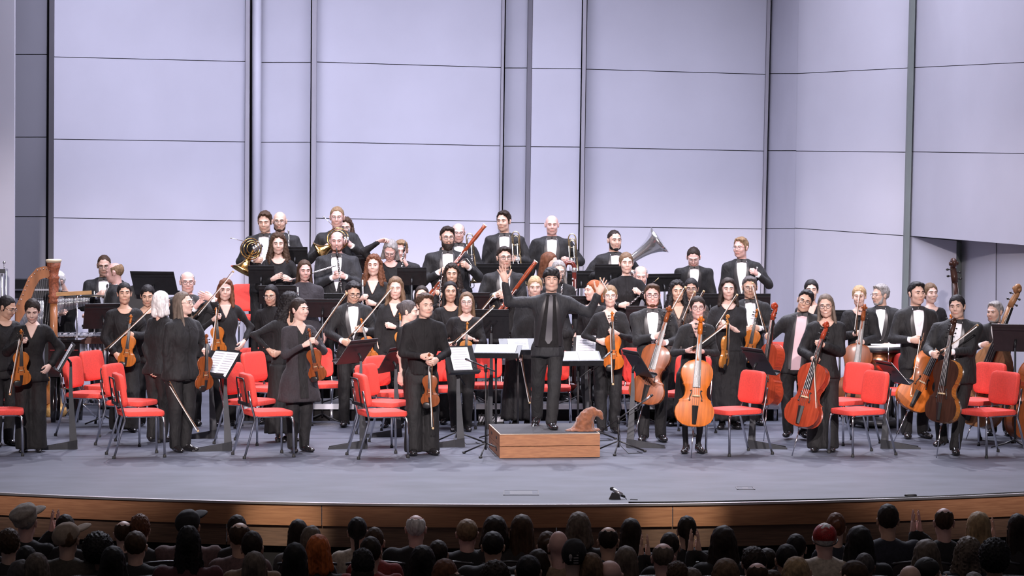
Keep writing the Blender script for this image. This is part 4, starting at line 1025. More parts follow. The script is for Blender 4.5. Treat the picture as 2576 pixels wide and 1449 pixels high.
# ---- brass
def bell_prof(r0, r1, L, n=12): return [(r0 + (r1 - r0) * (t ** 5 * .62 + t ** 2 * .38), L * t) for t in np.linspace(0, 1, n)]
def thin(prof, th=.002):
    return list(prof) + [(max(r - th, .001), z - .001) for r, z in prof[::-1]]
def brass_bell(g, r0, r1, L, M, n=24): g.add(lathe(thin(bell_prof(r0, r1, L)), n, cap=False), 0, M)
def horn(label, px, py, d, yaw, roll=0, m=None):
    m = m or m_brass; c = Wp(px, py, d); root = empty('french_horn', M=M4(Rz(math.radians(yaw)) @ Ry(math.radians(roll)), c)); tag(root, label, 'french horn', 'french horns in the back row')
    th = np.linspace(0, 2 * PI, 25); g = G(); g.add(tube([(.13 * math.cos(a), .012 * math.sin(3 * a), .13 * math.sin(a)) for a in th], np.linspace(.006, .011, 25), 8)); g.add(tube([(.10 * math.cos(a), -.02, .10 * math.sin(a)) for a in th], .006, 8)); g.add(tube([(.07 * math.cos(a) + .01, -.03, .07 * math.sin(a)) for a in th], .006, 8)); g.obj('coil', m, root)
    g = G(); brass_bell(g, .014, .155, .34, M4(Ry(math.radians(-118)), (.10, .04, -.10) if False else (.06, .03, -.02))); g.obj('bell', m, root)
    for i in range(4): v = G().add(tube([(.02 + .035 * i, -.05, .02), (.02 + .035 * i, -.05, -.05)], .014, 10)).obj('rotor_valve', m_silver, root); G().add(sell((.02 + .035 * i, -.08, .05), (.008, .022, .004), 2.5, 8, 5)).obj('lever', m_silver, v)
    G().add(tube([(-.02, -.03, .12), (-.10, -.06, .20), (-.16, -.08, .26)], [.005, .004, .0035], 7)).add(tube([(-.16, -.08, .26), (-.175, -.086, .275)], [.005, .010], 8)).obj('mouthpipe', m_silver, root); return root
def trombone(label, top, bot, d0, d1, bass=False, yaw=0):
    root = axis_root('trombone', label, top, bot, d0, d1, 'trombone', .86); m = m_pale
    g = G(); w = .055
    g.add(tube([(-w, 0, .12), (-w, 0, .72)] + [(-w + w * (1 - math.cos(a)), 0, .72 + .075 * math.sin(a)) for a in np.linspace(.2, PI - .2, 8)] + [(w, 0, .72), (w, 0, .45)], .0085, 8)); g.obj('tuning_slide', m, root)
    g = G(); brass_bell(g, .010, .115 if not bass else .125, .45, M4(Rx(PI), (w, 0, .45))); g.obj('bell', m, root)
    g = G(); g.add(tube([(-w, -.03, -.05), (-w, -.03, .62)], .007, 8)); g.add(tube([(-w + .07, -.05, -.05), (-w + .07, -.05, .62)], .007, 8)); g.add(tube([(-w, -.03, -.05), (-w + .02, -.04, -.075), (-w + .05, -.045, -.075), (-w + .07, -.05, -.05)], .007, 8)); g.obj('slide', m_silver, root)
    
    for q in ([(-w, 0, .60), (w, 0, .60)], [(-w, 0, .45), (w, 0, .45)], [(-w, -.03, .6), (-w + .07, -.05, .6)]): G().add(tube(q, .005, 6)).obj('brace', m, root)
    th = np.linspace(-.3, PI + .3, 12); g = G()
    for k in range(2 if bass else 1): g.add(tube([(-.045 + .0 * k, -.02 - .03 * k, .42)] + [(.04 * math.cos(PI - a) , -.02 - .03 * k, .68 - .03 * k + .05 * math.sin(a)) for a in th] + [(.045, -.02 - .03 * k, .42)], .007, 8))
    g.obj('trigger_tubing', m, root); G().add(sell((0, -.03, .38), (.03, .03, .025), 3, 12, 6)).obj('rotor_valve', m_silver, root); return root
def trumpet(label, a, b, d0, d1, m=None):
    root = axis_root('trumpet', label, a, b, d0, d1, 'trumpet', .50); m = m or m_silver
    g = G(); brass_bell(g, .007, .06, .20, M4(Rx(PI), (0, 0, .20))); g.add(tube([(0, 0, .2), (0, 0, .36), (0, .02, .385), (0, .05, .385), (0, .065, .36), (0, .065, .2)], .006, 8)); g.obj('bell', m, root)
    G().add(tube([(0, .065, .12), (0, .065, .45)], .0055, 8)).add(tube([(0, .065, .12), (0, .05, .10), (0, .01, .10)], .0055, 8)).add(lathe([(.006, .45), (.008, .46), (.013, .49), (.010, .50)], 12), 0, M4(None, (0, .065, 0))).obj('leadpipe', m, root)
    for i in range(3): v = G().add(tube([(0, .085, .25 + .03 * i), (0, -.01, .25 + .03 * i)], .012, 10)).obj('valve', m, root); G().add(tube([(0, .085, .25 + .03 * i), (0, .11, .25 + .03 * i)], .005, 6)).add(tube([(0, .108, .25 + .03 * i), (0, .112, .25 + .03 * i)], .009, 8)).obj('button', m, v)
    return root
def tuba(label, bell, bot, d0, d1):
    root = axis_root('tuba', label, bell, bot, d0, d1, 'tuba', 1.02); m = m_silver
    g = G(); brass_bell(g, .055, .215, .62, M4(None, (0, 0, .40)), 36); g.add(tube([(0, 0, .42), (0, 0, .2), (.02, 0, .10), (.09, 0, .03), (.18, 0, .03), (.25, 0, .10), (.26, 0, .22), (.25, 0, .5)], [.056, .056, .056, .055, .052, .048, .043, .034], 16)); g.obj('bell', m, root)
    th = np.linspace(0, 2 * PI, 22); g = G(); g.add(tube([(.17 + .10 * math.cos(a), -.05, .27 + .19 * math.sin(a)) for a in th], .019, 10)); g.add(tube([(.17 + .06 * math.cos(a), -.075, .27 + .13 * math.sin(a)) for a in th], .014, 10)); g.obj('tubing', m, root)
    for i in range(4): v = G().add(tube([(.10 + .045 * i, -.11, .20), (.10 + .045 * i, -.11, .36)], .019, 12)).obj('valve', m, root); G().add(lathe([(.006, .36), (.006, .39), (.014, .392), (.014, .397)], 10), 0, M4(None, (.10 + .045 * i, -.11, 0))).obj('button', m, v)
    G().add(tube([(.06, -.07, .40), (-.06, -.10, .48), (-.10, -.10, .52)], [.009, .007, .006], 8)).add(sell((-.11, -.10, .53), (.02, .02, .02), 2, 10, 6)).obj('mouthpipe', m, root); return root
# ------------------------------------------------------------------ the orchestra, photo left to right; pixel positions, depth from the floor they stand on
GO = 'orchestra players on the stage'
UPA = ((-.30, -.10, 1), (.1, -1, .1)); UPB = ((.42, -.10, .9), (-.1, -1, .1))
P = person
# front and middle strings, left
P('woman with short dark hair and glasses at the far left edge, black textured top', 8, 742, 32.6, 0, 'f', 'topround', ('short', 'black'), 2, 30, (35, 22, 0), glasses='metal', build=1.12)
P('smiling violinist in draped black cardigan and wide trousers, head bowed, hair pinned back', 82, 749, 31.95, 0, 'f', 'wide', ('lowtail', 'dark'), 0, 5, (0, 22, 0), A=(50, 862, .22), B=(125, 920, .02, 'relaxed'), smile=1, shoes='bare', fx=78)
P('grey-haired bearded percussionist bending over the vibraphone', 160, 678, 37.4, 0, 'm', 'tux', ('swept', 'white'), 1, -10, (-35, 28, 0), A=(150, 790, .3), B=(222, 795, .3), glasses='dark', beard=('short', 'white'), lean=.2)
P('percussionist with short brown hair and glasses in tuxedo, standing upright at the back wall', 262, 641, 38.2, 0, 'm', 'tux', ('crop', 'brown'), 1, 5, (0, 12, 0), A=(245, 745, .3), B=(275, 748, .3), glasses='dark')
P('balding man in tuxedo seen in profile facing left beside the percussion', 289, 660, 37.3, 0, 'm', 'tux', ('rim', 'sand'), 5, -85, (-8, 5, 0))
P('violinist in loose black blouse, centre-parted black hair, violin and bow held low', 313, 712, 34.2, 0, 'f', 'blouse', ('lowtail', 'black'), 2, 10, (0, 0, 0), A=(290, 890, .18), B=(334, 842, .2))
P('violinist with downcast eyes and black hair tied back, behind the white-haired woman', 371, 716, 34.9, 0, 'f', 'topround', ('tail', 'black'), 2, 0, (5, 14, 0), build=1.05)
P('white-haired violinist in black velvet jacket turned away to the right', 408, 734, 33.0, 0, 'f', 'jacketf', ('bob', 'white'), 1, 140, (10, 0, 0), fx=398, A=(440, 860, -.2, 'relaxed'), B=(380, 925, .05, 'relaxed'))
P('smiling violist with long grey-brown hair and glasses in black fitted jacket, bow hanging down', 462, 736, 32.0, 0, 'f', 'jacketf', ('longside', 'greybrown'), 0, 40, (25, -4, 0), A=(420, 948, .1), B=(520, 884, .1), glasses='metal', smile=2, build=1.18, fx=456)
P('bald man with glasses in tuxedo, hand on his chest, behind the violists', 471, 682, 35.0, 0, 'm', 'tux', ('rim', 'grey'), 5, 5, (5, 4, 0), A=(490, 775, .15, 'flat'), B=(535, 752, .18, 'flat', (-1, -.2, .35), (0, 1, 0)), glasses='dark', build=1.12)
P('violinist with shoulder-length auburn hair in black v-neck top, arm hanging', 566, 703, 35.0, 0, 'f', 'top', ('wavy', 'auburn'), 0, 10, (-5, 4, 4), A=(538, 803, .2), B=(612, 862, .03, 'relaxed'), smile=1)
P('woman with straight black hair and glasses smiling downward, in black shirt', 683, 716, 35.25, 0, 'f', 'shirt', ('longstraight', 'black'), 2, -5, (-5, 12, 0), glasses='metal', smile=1)
P('woman in black lace-sleeved top and long skirt looking down to the right', 722, 735, 33.1, 0, 'f', 'skirt', ('curly', 'black'), 2, 40, (30, 22, 0), A=(678, 882, .1), B=(700, 888, .15), glasses='metal', smile=1, fx=714, shoes='bare')
P('violinist in long dark grey cardigan with dark hair behind her shoulders, smiling to the right', 752, 751, 31.95, 0, 'f', 'cardigan', ('tail', 'dark'), 0, 25, (22, 0, 0), A=(766, 868, .2), B=(795, 862, .22), smile=1)
P('violinist with black hair and glasses in tuxedo, looking down at his stand', 886, 706, 34.9, 0, 'm', 'tux', ('side', 'black'), 2, 10, (8, 20, 0), A=(862, 858, .22), B=(914, 830, .2), glasses='dark')
P('woman with light brown shoulder-length hair and necklace in black velvet, behind the music stand', 995, 698, 34.8, 0, 'f', 'top', ('wavy', 'light'), 0, 0, (0, 6, 0), B=(990, 822, .15), fx=988)
P('dark-haired woman mostly hidden behind the young man in black shirt', 1061, 720, 35.2, 0, 'f', 'topround', ('longstraight', 'dark'), 1, 0)
P('young woman with hair in a bun leaning behind the young man, bare forearm hanging', 1026, 756, 32.9, 0, 'f', 'topround', ('bun', 'darkgrey'), 0, 60, (20, 6, 0), sleeve='short', fx=1040, A=(1006, 950, .12, 'relaxed'), smile=1)
P('young violinist with short wavy brown hair in black button shirt, hands crossed over his violin', 1068, 740, 31.66, 0, 'm', 'shirtwide', ('curlshort', 'brown'), 1, 12, (12, 2, 0), A=(1064, 897, .2), B=(1098, 906, .22, 'soft'), smile=1, fx=1062, build=.97)
P('woman with long straight black hair in black, between the curly-haired oboist and the violin desk', 1133, 709, 35.2, 0, 'f', 'topround', ('long', 'black'), 2, 5, (0, 0, 0), A=(1108, 850, .2), B=(1150, 850, .2))
P('violinist with glasses and long light brown hair in black, bow crossed before her', 1174, 736, 34.3, 0, 'f', 'topround', ('long', 'light'), 0, 0, (0, 0, 0), A=(1132, 866, .2), B=(1180, 850, .22), glasses='metal', smile=1, sleeve='elbow', build=1.1, fx=1160)
P('blond woman in long black dress half hidden by the conductor\'s raised arm', 1346, 696, 34.7, 0, 'f', 'dress', ('up', 'blond'), 0, 0, (0, 5, 0), fx=1312, A=(1300, 890, .15), smile=1)
# conductor
P('conductor in charcoal suit, black shirt and tie, waving with both arms raised on the podium', 1387, 676, 32.0, .252, 'm', 'maestro', ('mop', 'black'), 1, 0, (2, -2, 0), A=(1271, 706, .05, 'up', *UPA), B=(1506, 738, .05, 'up', *UPB), smile=1, feet=((1350, 1067, -.28, 24), (1387, 1080, .17)), group=None, fx=1378, build=.98)
# strings right of the podium
P('woman with orange hair tied back, hidden behind the conductor\'s right-hand wave', 1494, 706, 35.4, 0, 'f', 'topround', ('tail', 'red'), 0, -30, (-30, 0, 0))
P('violist with glasses and reddish blond hair tied back in black v-neck top', 1535, 719, 34.1, 0, 'f', 'top', ('lowtail', 'sand'), 0, 0, (0, 0, 0), B=(1550, 838, .22), A=(1508, 858, .1, 'relaxed'), glasses='metal', smile=1, fx=1530)
P('bearded cellist with dark-rimmed glasses in tuxedo, both hands on the cello neck', 1641, 716, 33.1, 0, 'm', 'tux', ('side', 'brown'), 5, 0, (0, 0, 0), A=(1648, 846, .28), B=(1672, 862, .28), glasses='dark', beard=('short', 'auburn'), smile=1, build=1.06)
P('woman with long dark wavy hair in black lace top, behind the bearded cellist', 1704, 708, 35.0, 0, 'f', 'lace', ('curly', 'black'), 2, 5, (0, 0, 0))
P('dark-skinned woman with glasses and hair pulled back, in patterned black jacket', 1739, 701, 35.5, 0, 'f', 'lace', ('lowtail', 'black'), 3, -5, (0, 4, 0), glasses='metal', build=1.08)
P('cellist with glasses and dark hair tied back in scoop-neck black dress, eyes closed', 1755, 746, 31.85, 0, 'f', 'knee', ('lowtail', 'dark'), 5, 0, (0, 2, 0), A=(1731, 882, .28), B=(1765, 884, .28), glasses='dark', smile=1, fx=1742)
P('violinist with dark brown shoulder-length hair in draped black dress, elbow sleeves', 1832, 701, 34.6, 0, 'f', 'dress', ('wavy', 'dark'), 0, 0, (0, 2, 0), A=(1815, 822, .22), B=(1830, 818, .2), smile=1, sleeve='elbow', build=1.12)
P('violist with grey-black hair, glasses and white bow tie, behind the draped-dress violinist', 1886, 696, 35.1, 0, 'm', 'tux', ('swept', 'darkgrey'), 2, 0, (0, 6, 0), A=(1868, 830, .2), B=(1908, 826, .2), glasses='metal')
P('cellist with tousled black hair, glasses and pink shirt leaning left, cello held at arm\'s length', 2020, 729, 33.4, 0, 'm', 'pinkshirt', ('swept', 'black'), 2, -5, (-5, 4, 16), A=(1930, 846, .12), fx=2000, glasses='dark', smile=2, feet=((1984, 1098, .02), (2020, 1100, .1)))
P('young woman with black hair tied up behind the leaning cellist', 2041, 705, 35.2, 0, 'f', 'top', ('up', 'black'), 0, -5, (0, 0, 0))
P('cellist with long grey-streaked hair and glasses in black blouse and trousers', 2080, 741, 32.0, 0, 'f', 'blouse', ('longside', 'greybrown'), 1, -5, (-5, 4, -4), A=(2044, 902, .25), B=(2072, 868, .22), glasses='dark', smile=2, fx=2070)
P('cellist with blond hair pulled back in loose black blouse', 2162, 719, 34.9, 0, 'f', 'blouse', ('lowtail', 'blond'), 0, -5, (-5, 4, 0), A=(2148, 840, .24), B=(2172, 860, .22))
P('timpanist with curly grey hair and glasses in black waistcoat and tuxedo, looking left', 2218, 717, 35.5, 0, 'm', 'tux', ('curlshort', 'grey'), 1, -15, (-40, 2, 0), B=(2238, 868, .15, 'flat'), glasses='metal', beard=('short', 'grey'))
P('young cellist with black hair in tuxedo looking right, bow in hand', 2305, 711, 33.5, 0, 'm', 'tux', ('side', 'black'), 1, 8, (12, 0, 0), A=(2292, 855, .25, 'soft'), smile=1, fx=2302)
P('bassist with light brown hair tied back in black cardigan, behind the young cellist', 2341, 713, 35.6, 0, 'f', 'topround', ('lowtail', 'light'), 0, 10, (5, 0, 0))
P('broad cellist with dark hair and moustache in tuxedo, bow resting across his cello', 2410, 743, 31.8, 0, 'm', 'tux', ('lowtail', 'black'), 1, -15, (-5, 2, -4), A=(2346, 890, .26), B=(2392, 886, .28), smile=1, build=1.28, fx=2404, feet=((2368, 1122, .05), (2402, 1142, .12)))
P('grey-haired bearded bassist in tuxedo leaning behind the tilted double bass', 2502, 758, 33.8, 0, 'm', 'tux', ('swept', 'grey'), 1, -15, (-25, 4, 0), A=(2470, 868, .2), B=(2520, 832, .2), beard=('short', 'grey'), lean=.1, fx=2515)
# back rows on the risers
P('horn player with swept brown hair in tuxedo, horn under his arm, eyes lowered', 667, 531, 37.6, .6, 'm', 'tux', ('swept', 'brown'), 1, -5, (0, 12, 0), A=(640, 655, .1), B=(690, 670, .15), beard=None)
P('bald bearded man with glasses in tuxedo, behind the horn player', 704, 531, 38.3, .6, 'm', 'tux', ('bald', 'brown'), 1, 0, (0, 6, 0), glasses='dark', beard=('short', 'brown'), B=(728, 640, .2))
P('flautist with long brown curls in black blouse with beaded neckline', 700, 588, 36.7, .4, 'f', 'topround', ('curly', 'brown'), 0, 5, (0, 4, 0), A=(686, 702, .25, 'flat'), B=(730, 704, .22, 'soft'), smile=1)
P('flautist in charcoal turtleneck with long brown hair half up', 765, 655, 35.9, .2, 'f', 'roll', ('long', 'brown'), 5, 5, (8, 6, 0), build=1.3)
P('smiling horn player with glasses and short fair hair in tuxedo', 848, 521, 37.6, .6, 'm', 'tux', ('short', 'sand'), 5, 0, (0, 4, 0), A=(812, 628, .2), B=(884, 618, .22), glasses='metal', smile=2)
P('curly-haired woman in black hidden behind the smiling horn player', 869, 549, 38.4, .6, 'f', 'topround', ('curly', 'brown'), 1, 0, (0, 4, 0), glasses='metal', B=(880, 625, .2))
P('clarinettist with receding hair and goatee, hands folded on his clarinet', 848, 581, 36.8, .4, 'm', 'suit', ('rim', 'brown'), 5, 0, (0, 4, 0), A=(838, 698, .24, 'soft'), B=(868, 696, .24, 'soft'), beard=('short', 'auburn'), build=1.12, smile=1)
P('flautist with long curly copper hair in black, flute held upright', 940, 643, 36.0, .2, 'f', 'top', ('curly', 'auburn'), 0, -5, (0, 0, 0), A=(908, 752, .22), B=(940, 764, .22), smile=1)
P('clarinettist with grey hair scratching her head, glasses, looking down', 982, 600, 36.9, .4, 'f', 'topround', ('bob', 'grey'), 5, 5, (-10, 30, 6), A=(956, 606, .08, 'soft', (.8, -.2, .3), (.2, -.5, -1)), B=(1022, 665, .2), glasses='dark', fx=988)
P('man with sandy hair in tuxedo, face hidden behind the raised clarinet', 1009, 604, 37.2, .4, 'm', 'tux', ('side', 'sand'), 5, 0, (0, 10, 0))
P('bassoonist with full dark beard and glasses in tuxedo', 1125, 571, 36.8, .4, 'm', 'tux', ('side', 'dark'), 1, 5, (5, 4, 0), A=(1105, 685, .2), B=(1178, 672, .15), glasses='dark', beard=('full', 'dark'), build=1.1)
P('older balding trombonist with glasses behind the bearded bassoonist', 1153, 560, 37.9, .6, 'm', 'tux', ('rim', 'grey'), 5, 5, (0, 8, 0), B=(1180, 660, .15), glasses='metal')
P('oboist with long dark curls smiling, in front of the bearded bassoonist', 1137, 665, 36.0, .2, 'f', 'topround', ('curly', 'dark'), 2, 0, (0, 2, 0), A=(1108, 765, .2), B=(1112, 745, .2), smile=2)
P('trombonist with dark swept hair in tuxedo looking left', 1269, 531, 38.0, .6, 'm', 'tux', ('swept', 'dark'), 1, 0, (-18, 4, 0), B=(1298, 652, .2))
P('woodwind player with brown wavy hair and glasses in tuxedo, hands folded', 1268, 622, 36.1, .2, 'm', 'tux', ('swept', 'dark'), 1, 5, (8, 2, 0), A=(1248, 742, .24, 'soft'), B=(1278, 748, .24, 'soft'), glasses='dark')
P('bald trombonist in tuxedo with wide white shirt front', 1388, 540, 38.0, .6, 'm', 'tux', ('bald', 'sand'), 5, 0, (2, 6, 0), B=(1432, 655, .15), build=1.15)
P('bassoonist with long straight auburn hair, face half hidden', 1378, 635, 36.2, .2, 'f', 'topround', ('longstraight', 'auburn'), 0, 30, (35, 10, 0))
P('grey-haired contrabassoonist with glasses behind the conductor\'s head', 1405, 655, 36.0, .2, 'f', 'jacketf', ('long', 'grey'), 0, 0, (5, 12, 0), glasses='metal')
P('oboist with fair hair tied back in black collared shirt', 1575, 636, 36.0, .2, 'f', 'shirt', ('lowtail', 'light'), 0, 5, (2, 2, 0), A=(1562, 768, .22), B=(1610, 738, .24), build=1.1)
P('bald man looking down behind the oboist', 1612, 666, 36.35, .2, 'm', 'tux', ('rim', 'grey'), 5, 0, (0, 16, 0))
P('tuba player with dark beard and short hair in tuxedo', 1545, 579, 37.6, .4, 'm', 'tux', ('crop', 'dark'), 1, 10, (6, 4, 0), A=(1506, 690, .2), B=(1600, 690, .15), beard=('short', 'black'))
P('man with glasses and dark hair in tuxedo leaning forward, eyes down', 1744, 618, 37.5, .4, 'm', 'tux', ('short', 'dark'), 5, 0, (-5, 26, 0), glasses='metal', build=1.15, lean=.12)
P('trumpeter with fair side-parted hair and glasses in tuxedo, head turned left', 1866, 598, 37.0, .4, 'm', 'tux', ('swept', 'sand'), 5, -5, (-25, 2, 0), B=(1905, 690, .2), glasses='metal')

# ------------------------------------------------------------------ string instruments and bows
S = strung
S('violin', 'amber', 'amber violin held upright by the smiling violinist at far left', (53, 829), (53, 968), 31.65, 31.72, 15)
bow('bow held with the leftmost violin, pointing down', (53, 843), (24, 993), 31.6, 31.6)
S('violin', 'amber', 'amber violin held low by the violinist in loose blouse', (330, 792), (317, 922), 33.9, 33.92, -8)
bow('bow slanting across the violinist in loose blouse', (267, 881), (386, 770), 33.85, 33.85)
S('viola', 'brown', 'brown viola held by the violist with long grey-brown hair', (519, 842), (513, 980), 31.8, 31.85, 38)
bow('bow hanging from the violist\'s hand towards the floor', (424, 962), (498, 1086), 31.85, 31.75)
S('violin', 'amber', 'orange-brown violin in front of the auburn-haired violinist', (543, 774), (550, 893), 34.7, 34.75, 12)
bow('bow held alongside the auburn-haired violinist\'s violin', (549, 768), (531, 897), 34.66, 34.6)
bow('bow rising from the bald man with hand on chest', (491, 798), (588, 683), 34.8, 34.7)
S('violin', 'brown', 'red-brown violin under the arm of the woman in long cardigan', (777, 826), (802, 957), 31.7, 31.75, -15)
bow('bow rising diagonally from the woman in long cardigan', (787, 860), (872, 736), 31.7, 31.7)
S('violin', 'amber', 'violin of the bespectacled violinist in tuxedo, half behind his stand', (908, 801), (936, 915), 34.65, 34.7, 0)
bow('bow rising from the bespectacled violinist in tuxedo to the right', (884, 846), (985, 725), 34.6, 34.6)
S('violin', 'honey', 'violin whose scroll shows before the woman in black velvet', (1006, 785), (1013, 905), 34.55, 34.6, 0)
S('violin', 'brown', 'red-brown violin hanging before the young man in black shirt', (1080, 889), (1083, 1024), 31.42, 31.42, -6)
bow('bow pointing straight down before the young man in black shirt', (1083, 925), (1088, 1079), 31.36, 31.36)
bow('bow raised beside the woman with long black hair', (1152, 850), (1242, 744), 34.97, 34.9)
S('violin', 'honey', 'violin held by the woman with glasses and light brown hair', (1176, 810), (1170, 925), 34.02, 34.05, 0)
bow('bow held diagonally by the woman with glasses and light brown hair', (1139, 866), (1244, 770), 33.95, 33.95)
bow('bow hanging beside the blond woman left of the conductor', (1309, 890), (1332, 1015), 34.4, 34.3)
S('viola', 'orange', 'orange viola held upright by the violist in v-neck top', (1540, 784), (1544, 930), 33.8, 33.82, 0)
bow('bow held down along the orange viola', (1537, 812), (1541, 968), 33.74, 33.74)
S('cello', 'brown', 'worn brown cello held by the bearded cellist', (1686, 772), (1618, 1016), 32.72, 32.6, -12, group='cellos')
bow('cello bow rising from the bearded cellist\'s hands', (1662, 832), (1724, 721), 32.7, 32.7, .71)
bow('bow of the woman in lace top pointing up', (1716, 812), (1747, 733), 34.7, 34.6)
bow('bow of the dark-skinned woman pointing up', (1738, 800), (1770, 731), 35.2, 35.1)
S('cello', 'orange', 'bright orange cello standing before the cellist with closed eyes', (1763, 797), (1744, 1074), 31.52, 31.35, 0, group='cellos')
bow('cello bow held level by the cellist with closed eyes', (1744, 878), (1829, 815), 31.45, 31.4, .71)
S('violin', 'honey', 'golden violin seen from the side, held by the woman in draped dress', (1830, 792), (1820, 926), 34.3, 34.35, 62)
bow('bow crossing in front of the woman in draped dress', (1799, 829), (1854, 740), 34.25, 34.25)
S('viola', 'amber', 'viola held by the violist with white bow tie', (1906, 777), (1881, 911), 34.8, 34.85, -15)
bow('bow held by the violist with white bow tie, pointing up', (1926, 838), (1892, 711), 34.72, 34.72)
S('cello', 'red', 'reddish cello seen from its ribs, held out by the leaning cellist', (1956, 764), (1930, 1020), 33.2, 33.15, -58, group='cellos')
S('cello', 'red', 'deep red cello before the cellist with long grey-streaked hair', (2084, 813), (2012, 1075), 31.72, 31.55, -34, group='cellos')
bow('bow pointing down along the deep red cello', (2049, 902), (2055, 1040), 31.5, 31.45, .71)
S('cello', 'brown', 'brown cello before the blond cellist', (2175, 767), (2142, 1016), 34.62, 34.5, -5, group='cellos')
bow('bow held upright by the blond cellist', (2151, 838), (2164, 728), 34.55, 34.5, .71)
S('cello', 'orange', 'orange cello lying slanted beside the young cellist in tuxedo', (2398, 790), (2286, 1030), 33.25, 33.05, 0, group='cellos')
bow('bow hanging from the young cellist\'s hand', (2318, 846), (2291, 997), 33.15, 33.0, .71)
S('cello', 'dark', 'dark brown cello with flamed orange ribs before the broad cellist', (2405, 803), (2368, 1064), 31.45, 31.35, -42, group='cellos')
bow('bow resting across the dark brown cello, tip to the right', (2366, 888), (2461, 818), 31.4, 31.3, .71)
S('double_bass', 'dark', 'double bass standing upright behind the broad cellist', (2393, 653), (2412, 1030), 36.0, 35.9, 10, group='double basses')
S('double_bass', 'tan', 'tan double bass leaning to the right against the grey-haired bassist', (2568, 728), (2446, 1062), 33.25, 33.3, -42, group='double basses')
S('double_bass', 'brown', 'brown double bass cut off by the right edge of the picture', (2640, 760), (2592, 1085), 32.7, 32.6, 20, group='double basses')

# ------------------------------------------------------------------ winds and brass
horn('brass french horn tucked under the arm of the horn player with lowered eyes', 631, 626, 37.3, 25, -32)
horn('golden french horn held by the smiling horn player with glasses', 850, 600, 37.3, 0, 0)
trumpet('silver trumpet upright before the bald bearded man', (725, 579), (729, 684), 38.05, 38.05)
trumpet('trumpet of the curly-haired woman behind the horn player', (877, 575), (882, 680), 38.15, 38.15)
clarinet('clarinet held upright by the clarinettist with folded hands', (846, 622), (860, 740), 36.5, 36.5)
flute('flute held crosswise by the flautist with long brown curls', (716, 709), (845, 668), 36.45, 36.4)
flute('flute upright before the flautist in charcoal turtleneck', (749, 722), (753, 858), 35.6, 35.6)
flute('silver flute upright before the flautist with copper curls', (912, 704), (914, 842), 35.75, 35.75)
clarinet('black clarinet raised before the sandy-haired man', (1020, 606), (1004, 722), 36.68, 36.65)
bassoon('red-brown bassoon rising above the bearded bassoonist', (1221, 566), (1062, 765), 36.55, 36.5)
trombone('trombone standing bell-down beside the older balding trombonist', (1180, 577), (1190, 712), 37.65, 37.65)
clarinet('clarinet held upright by the oboist with long dark curls', (1111, 672), (1104, 790), 35.75, 35.7)
trombone('trombone held by the trombonist looking left', (1296, 571), (1304, 720), 37.75, 37.75)
oboe('oboe held before the folded hands of the wavy-haired player', (1285, 668), (1262, 788), 35.82, 35.8)
trombone('bass trombone held by the bald trombonist', (1438, 577), (1446, 725), 37.7, 37.7, True)
bassoon('dark red bassoon slanting behind the conductor\'s shoulder', (1349, 657), (1190, 870), 35.75, 35.7)
clarinet('clarinet behind the conductor\'s left shoulder', (1416, 690), (1408, 800), 35.72, 35.7)
oboe('oboe held diagonally by the fair-haired oboist', (1657, 699), (1571, 778), 35.72, 35.75)
tuba('silver tuba with bell raised to the right', (1660, 603), (1508, 708), 37.25, 37.3)
trumpet('silver trumpet held by the side-parted trumpeter', (1906, 672), (1890, 766), 36.75, 36.75)
def contrabassoon():
    c = Wp(1432, 660, 36.2); root = empty('contrabassoon', (c[0], c[1], .2)); tag(root, 'dark red contrabassoon with curved top behind the conductor', 'contrabassoon'); zt = c[2] - .2; r = .06
    U = [(-r, 0, .12), (-r, 0, zt - r)] + [(-r * math.cos(a), 0, zt - r + r * math.sin(a)) for a in np.linspace(.3, PI - .3, 8)] + [(r, 0, zt - r), (r, 0, .15)]
    G().add(tube(U, .028, 12)).obj('tube', mat('dark_red_maple', (.13, .018, .012), .25, coat=.6), root)
    for s in (-1, 1): G().add(lathe([(.03, zt - .12), (.033, zt - .115), (.033, zt - .07), (.03, zt - .065)], 14), 0, M4(None, (s * r, 0, 0))).obj('ring', m_silver, root)
    g = G(); keys(g, .5, zt - .2, 8, .035, 1.8); g.obj('keywork', m_silver, root, M=M4(None, (r, 0, 0))); G().add(tube([(0, 0, .16), (0, 0, 0)], .006, 6)).obj('endpin', m_chrome, root)
    G().add(sell((0, 0, .14), (.10, .04, .06), 3.5, 12, 6)).obj('boot_joint', MATS['dark_red_maple'], root)
contrabassoon()
def baton():
    a = Wp(1511, 702, 31.88); b = Wp(1552, 768, 31.75); root = empty('baton', tuple(a)); tag(root, 'thin white conducting baton in the conductor\'s raised hand', 'baton'); v = b - a
    G().add(tube([(0, 0, 0), tuple(v)], [.003, .0015], 6)).obj('shaft', m_hairb, root); G().add(sell(tuple(-nrm(v) * .01), (.008, .008, .012), 2, 8, 6)).obj('grip', m_bone, root)
baton()
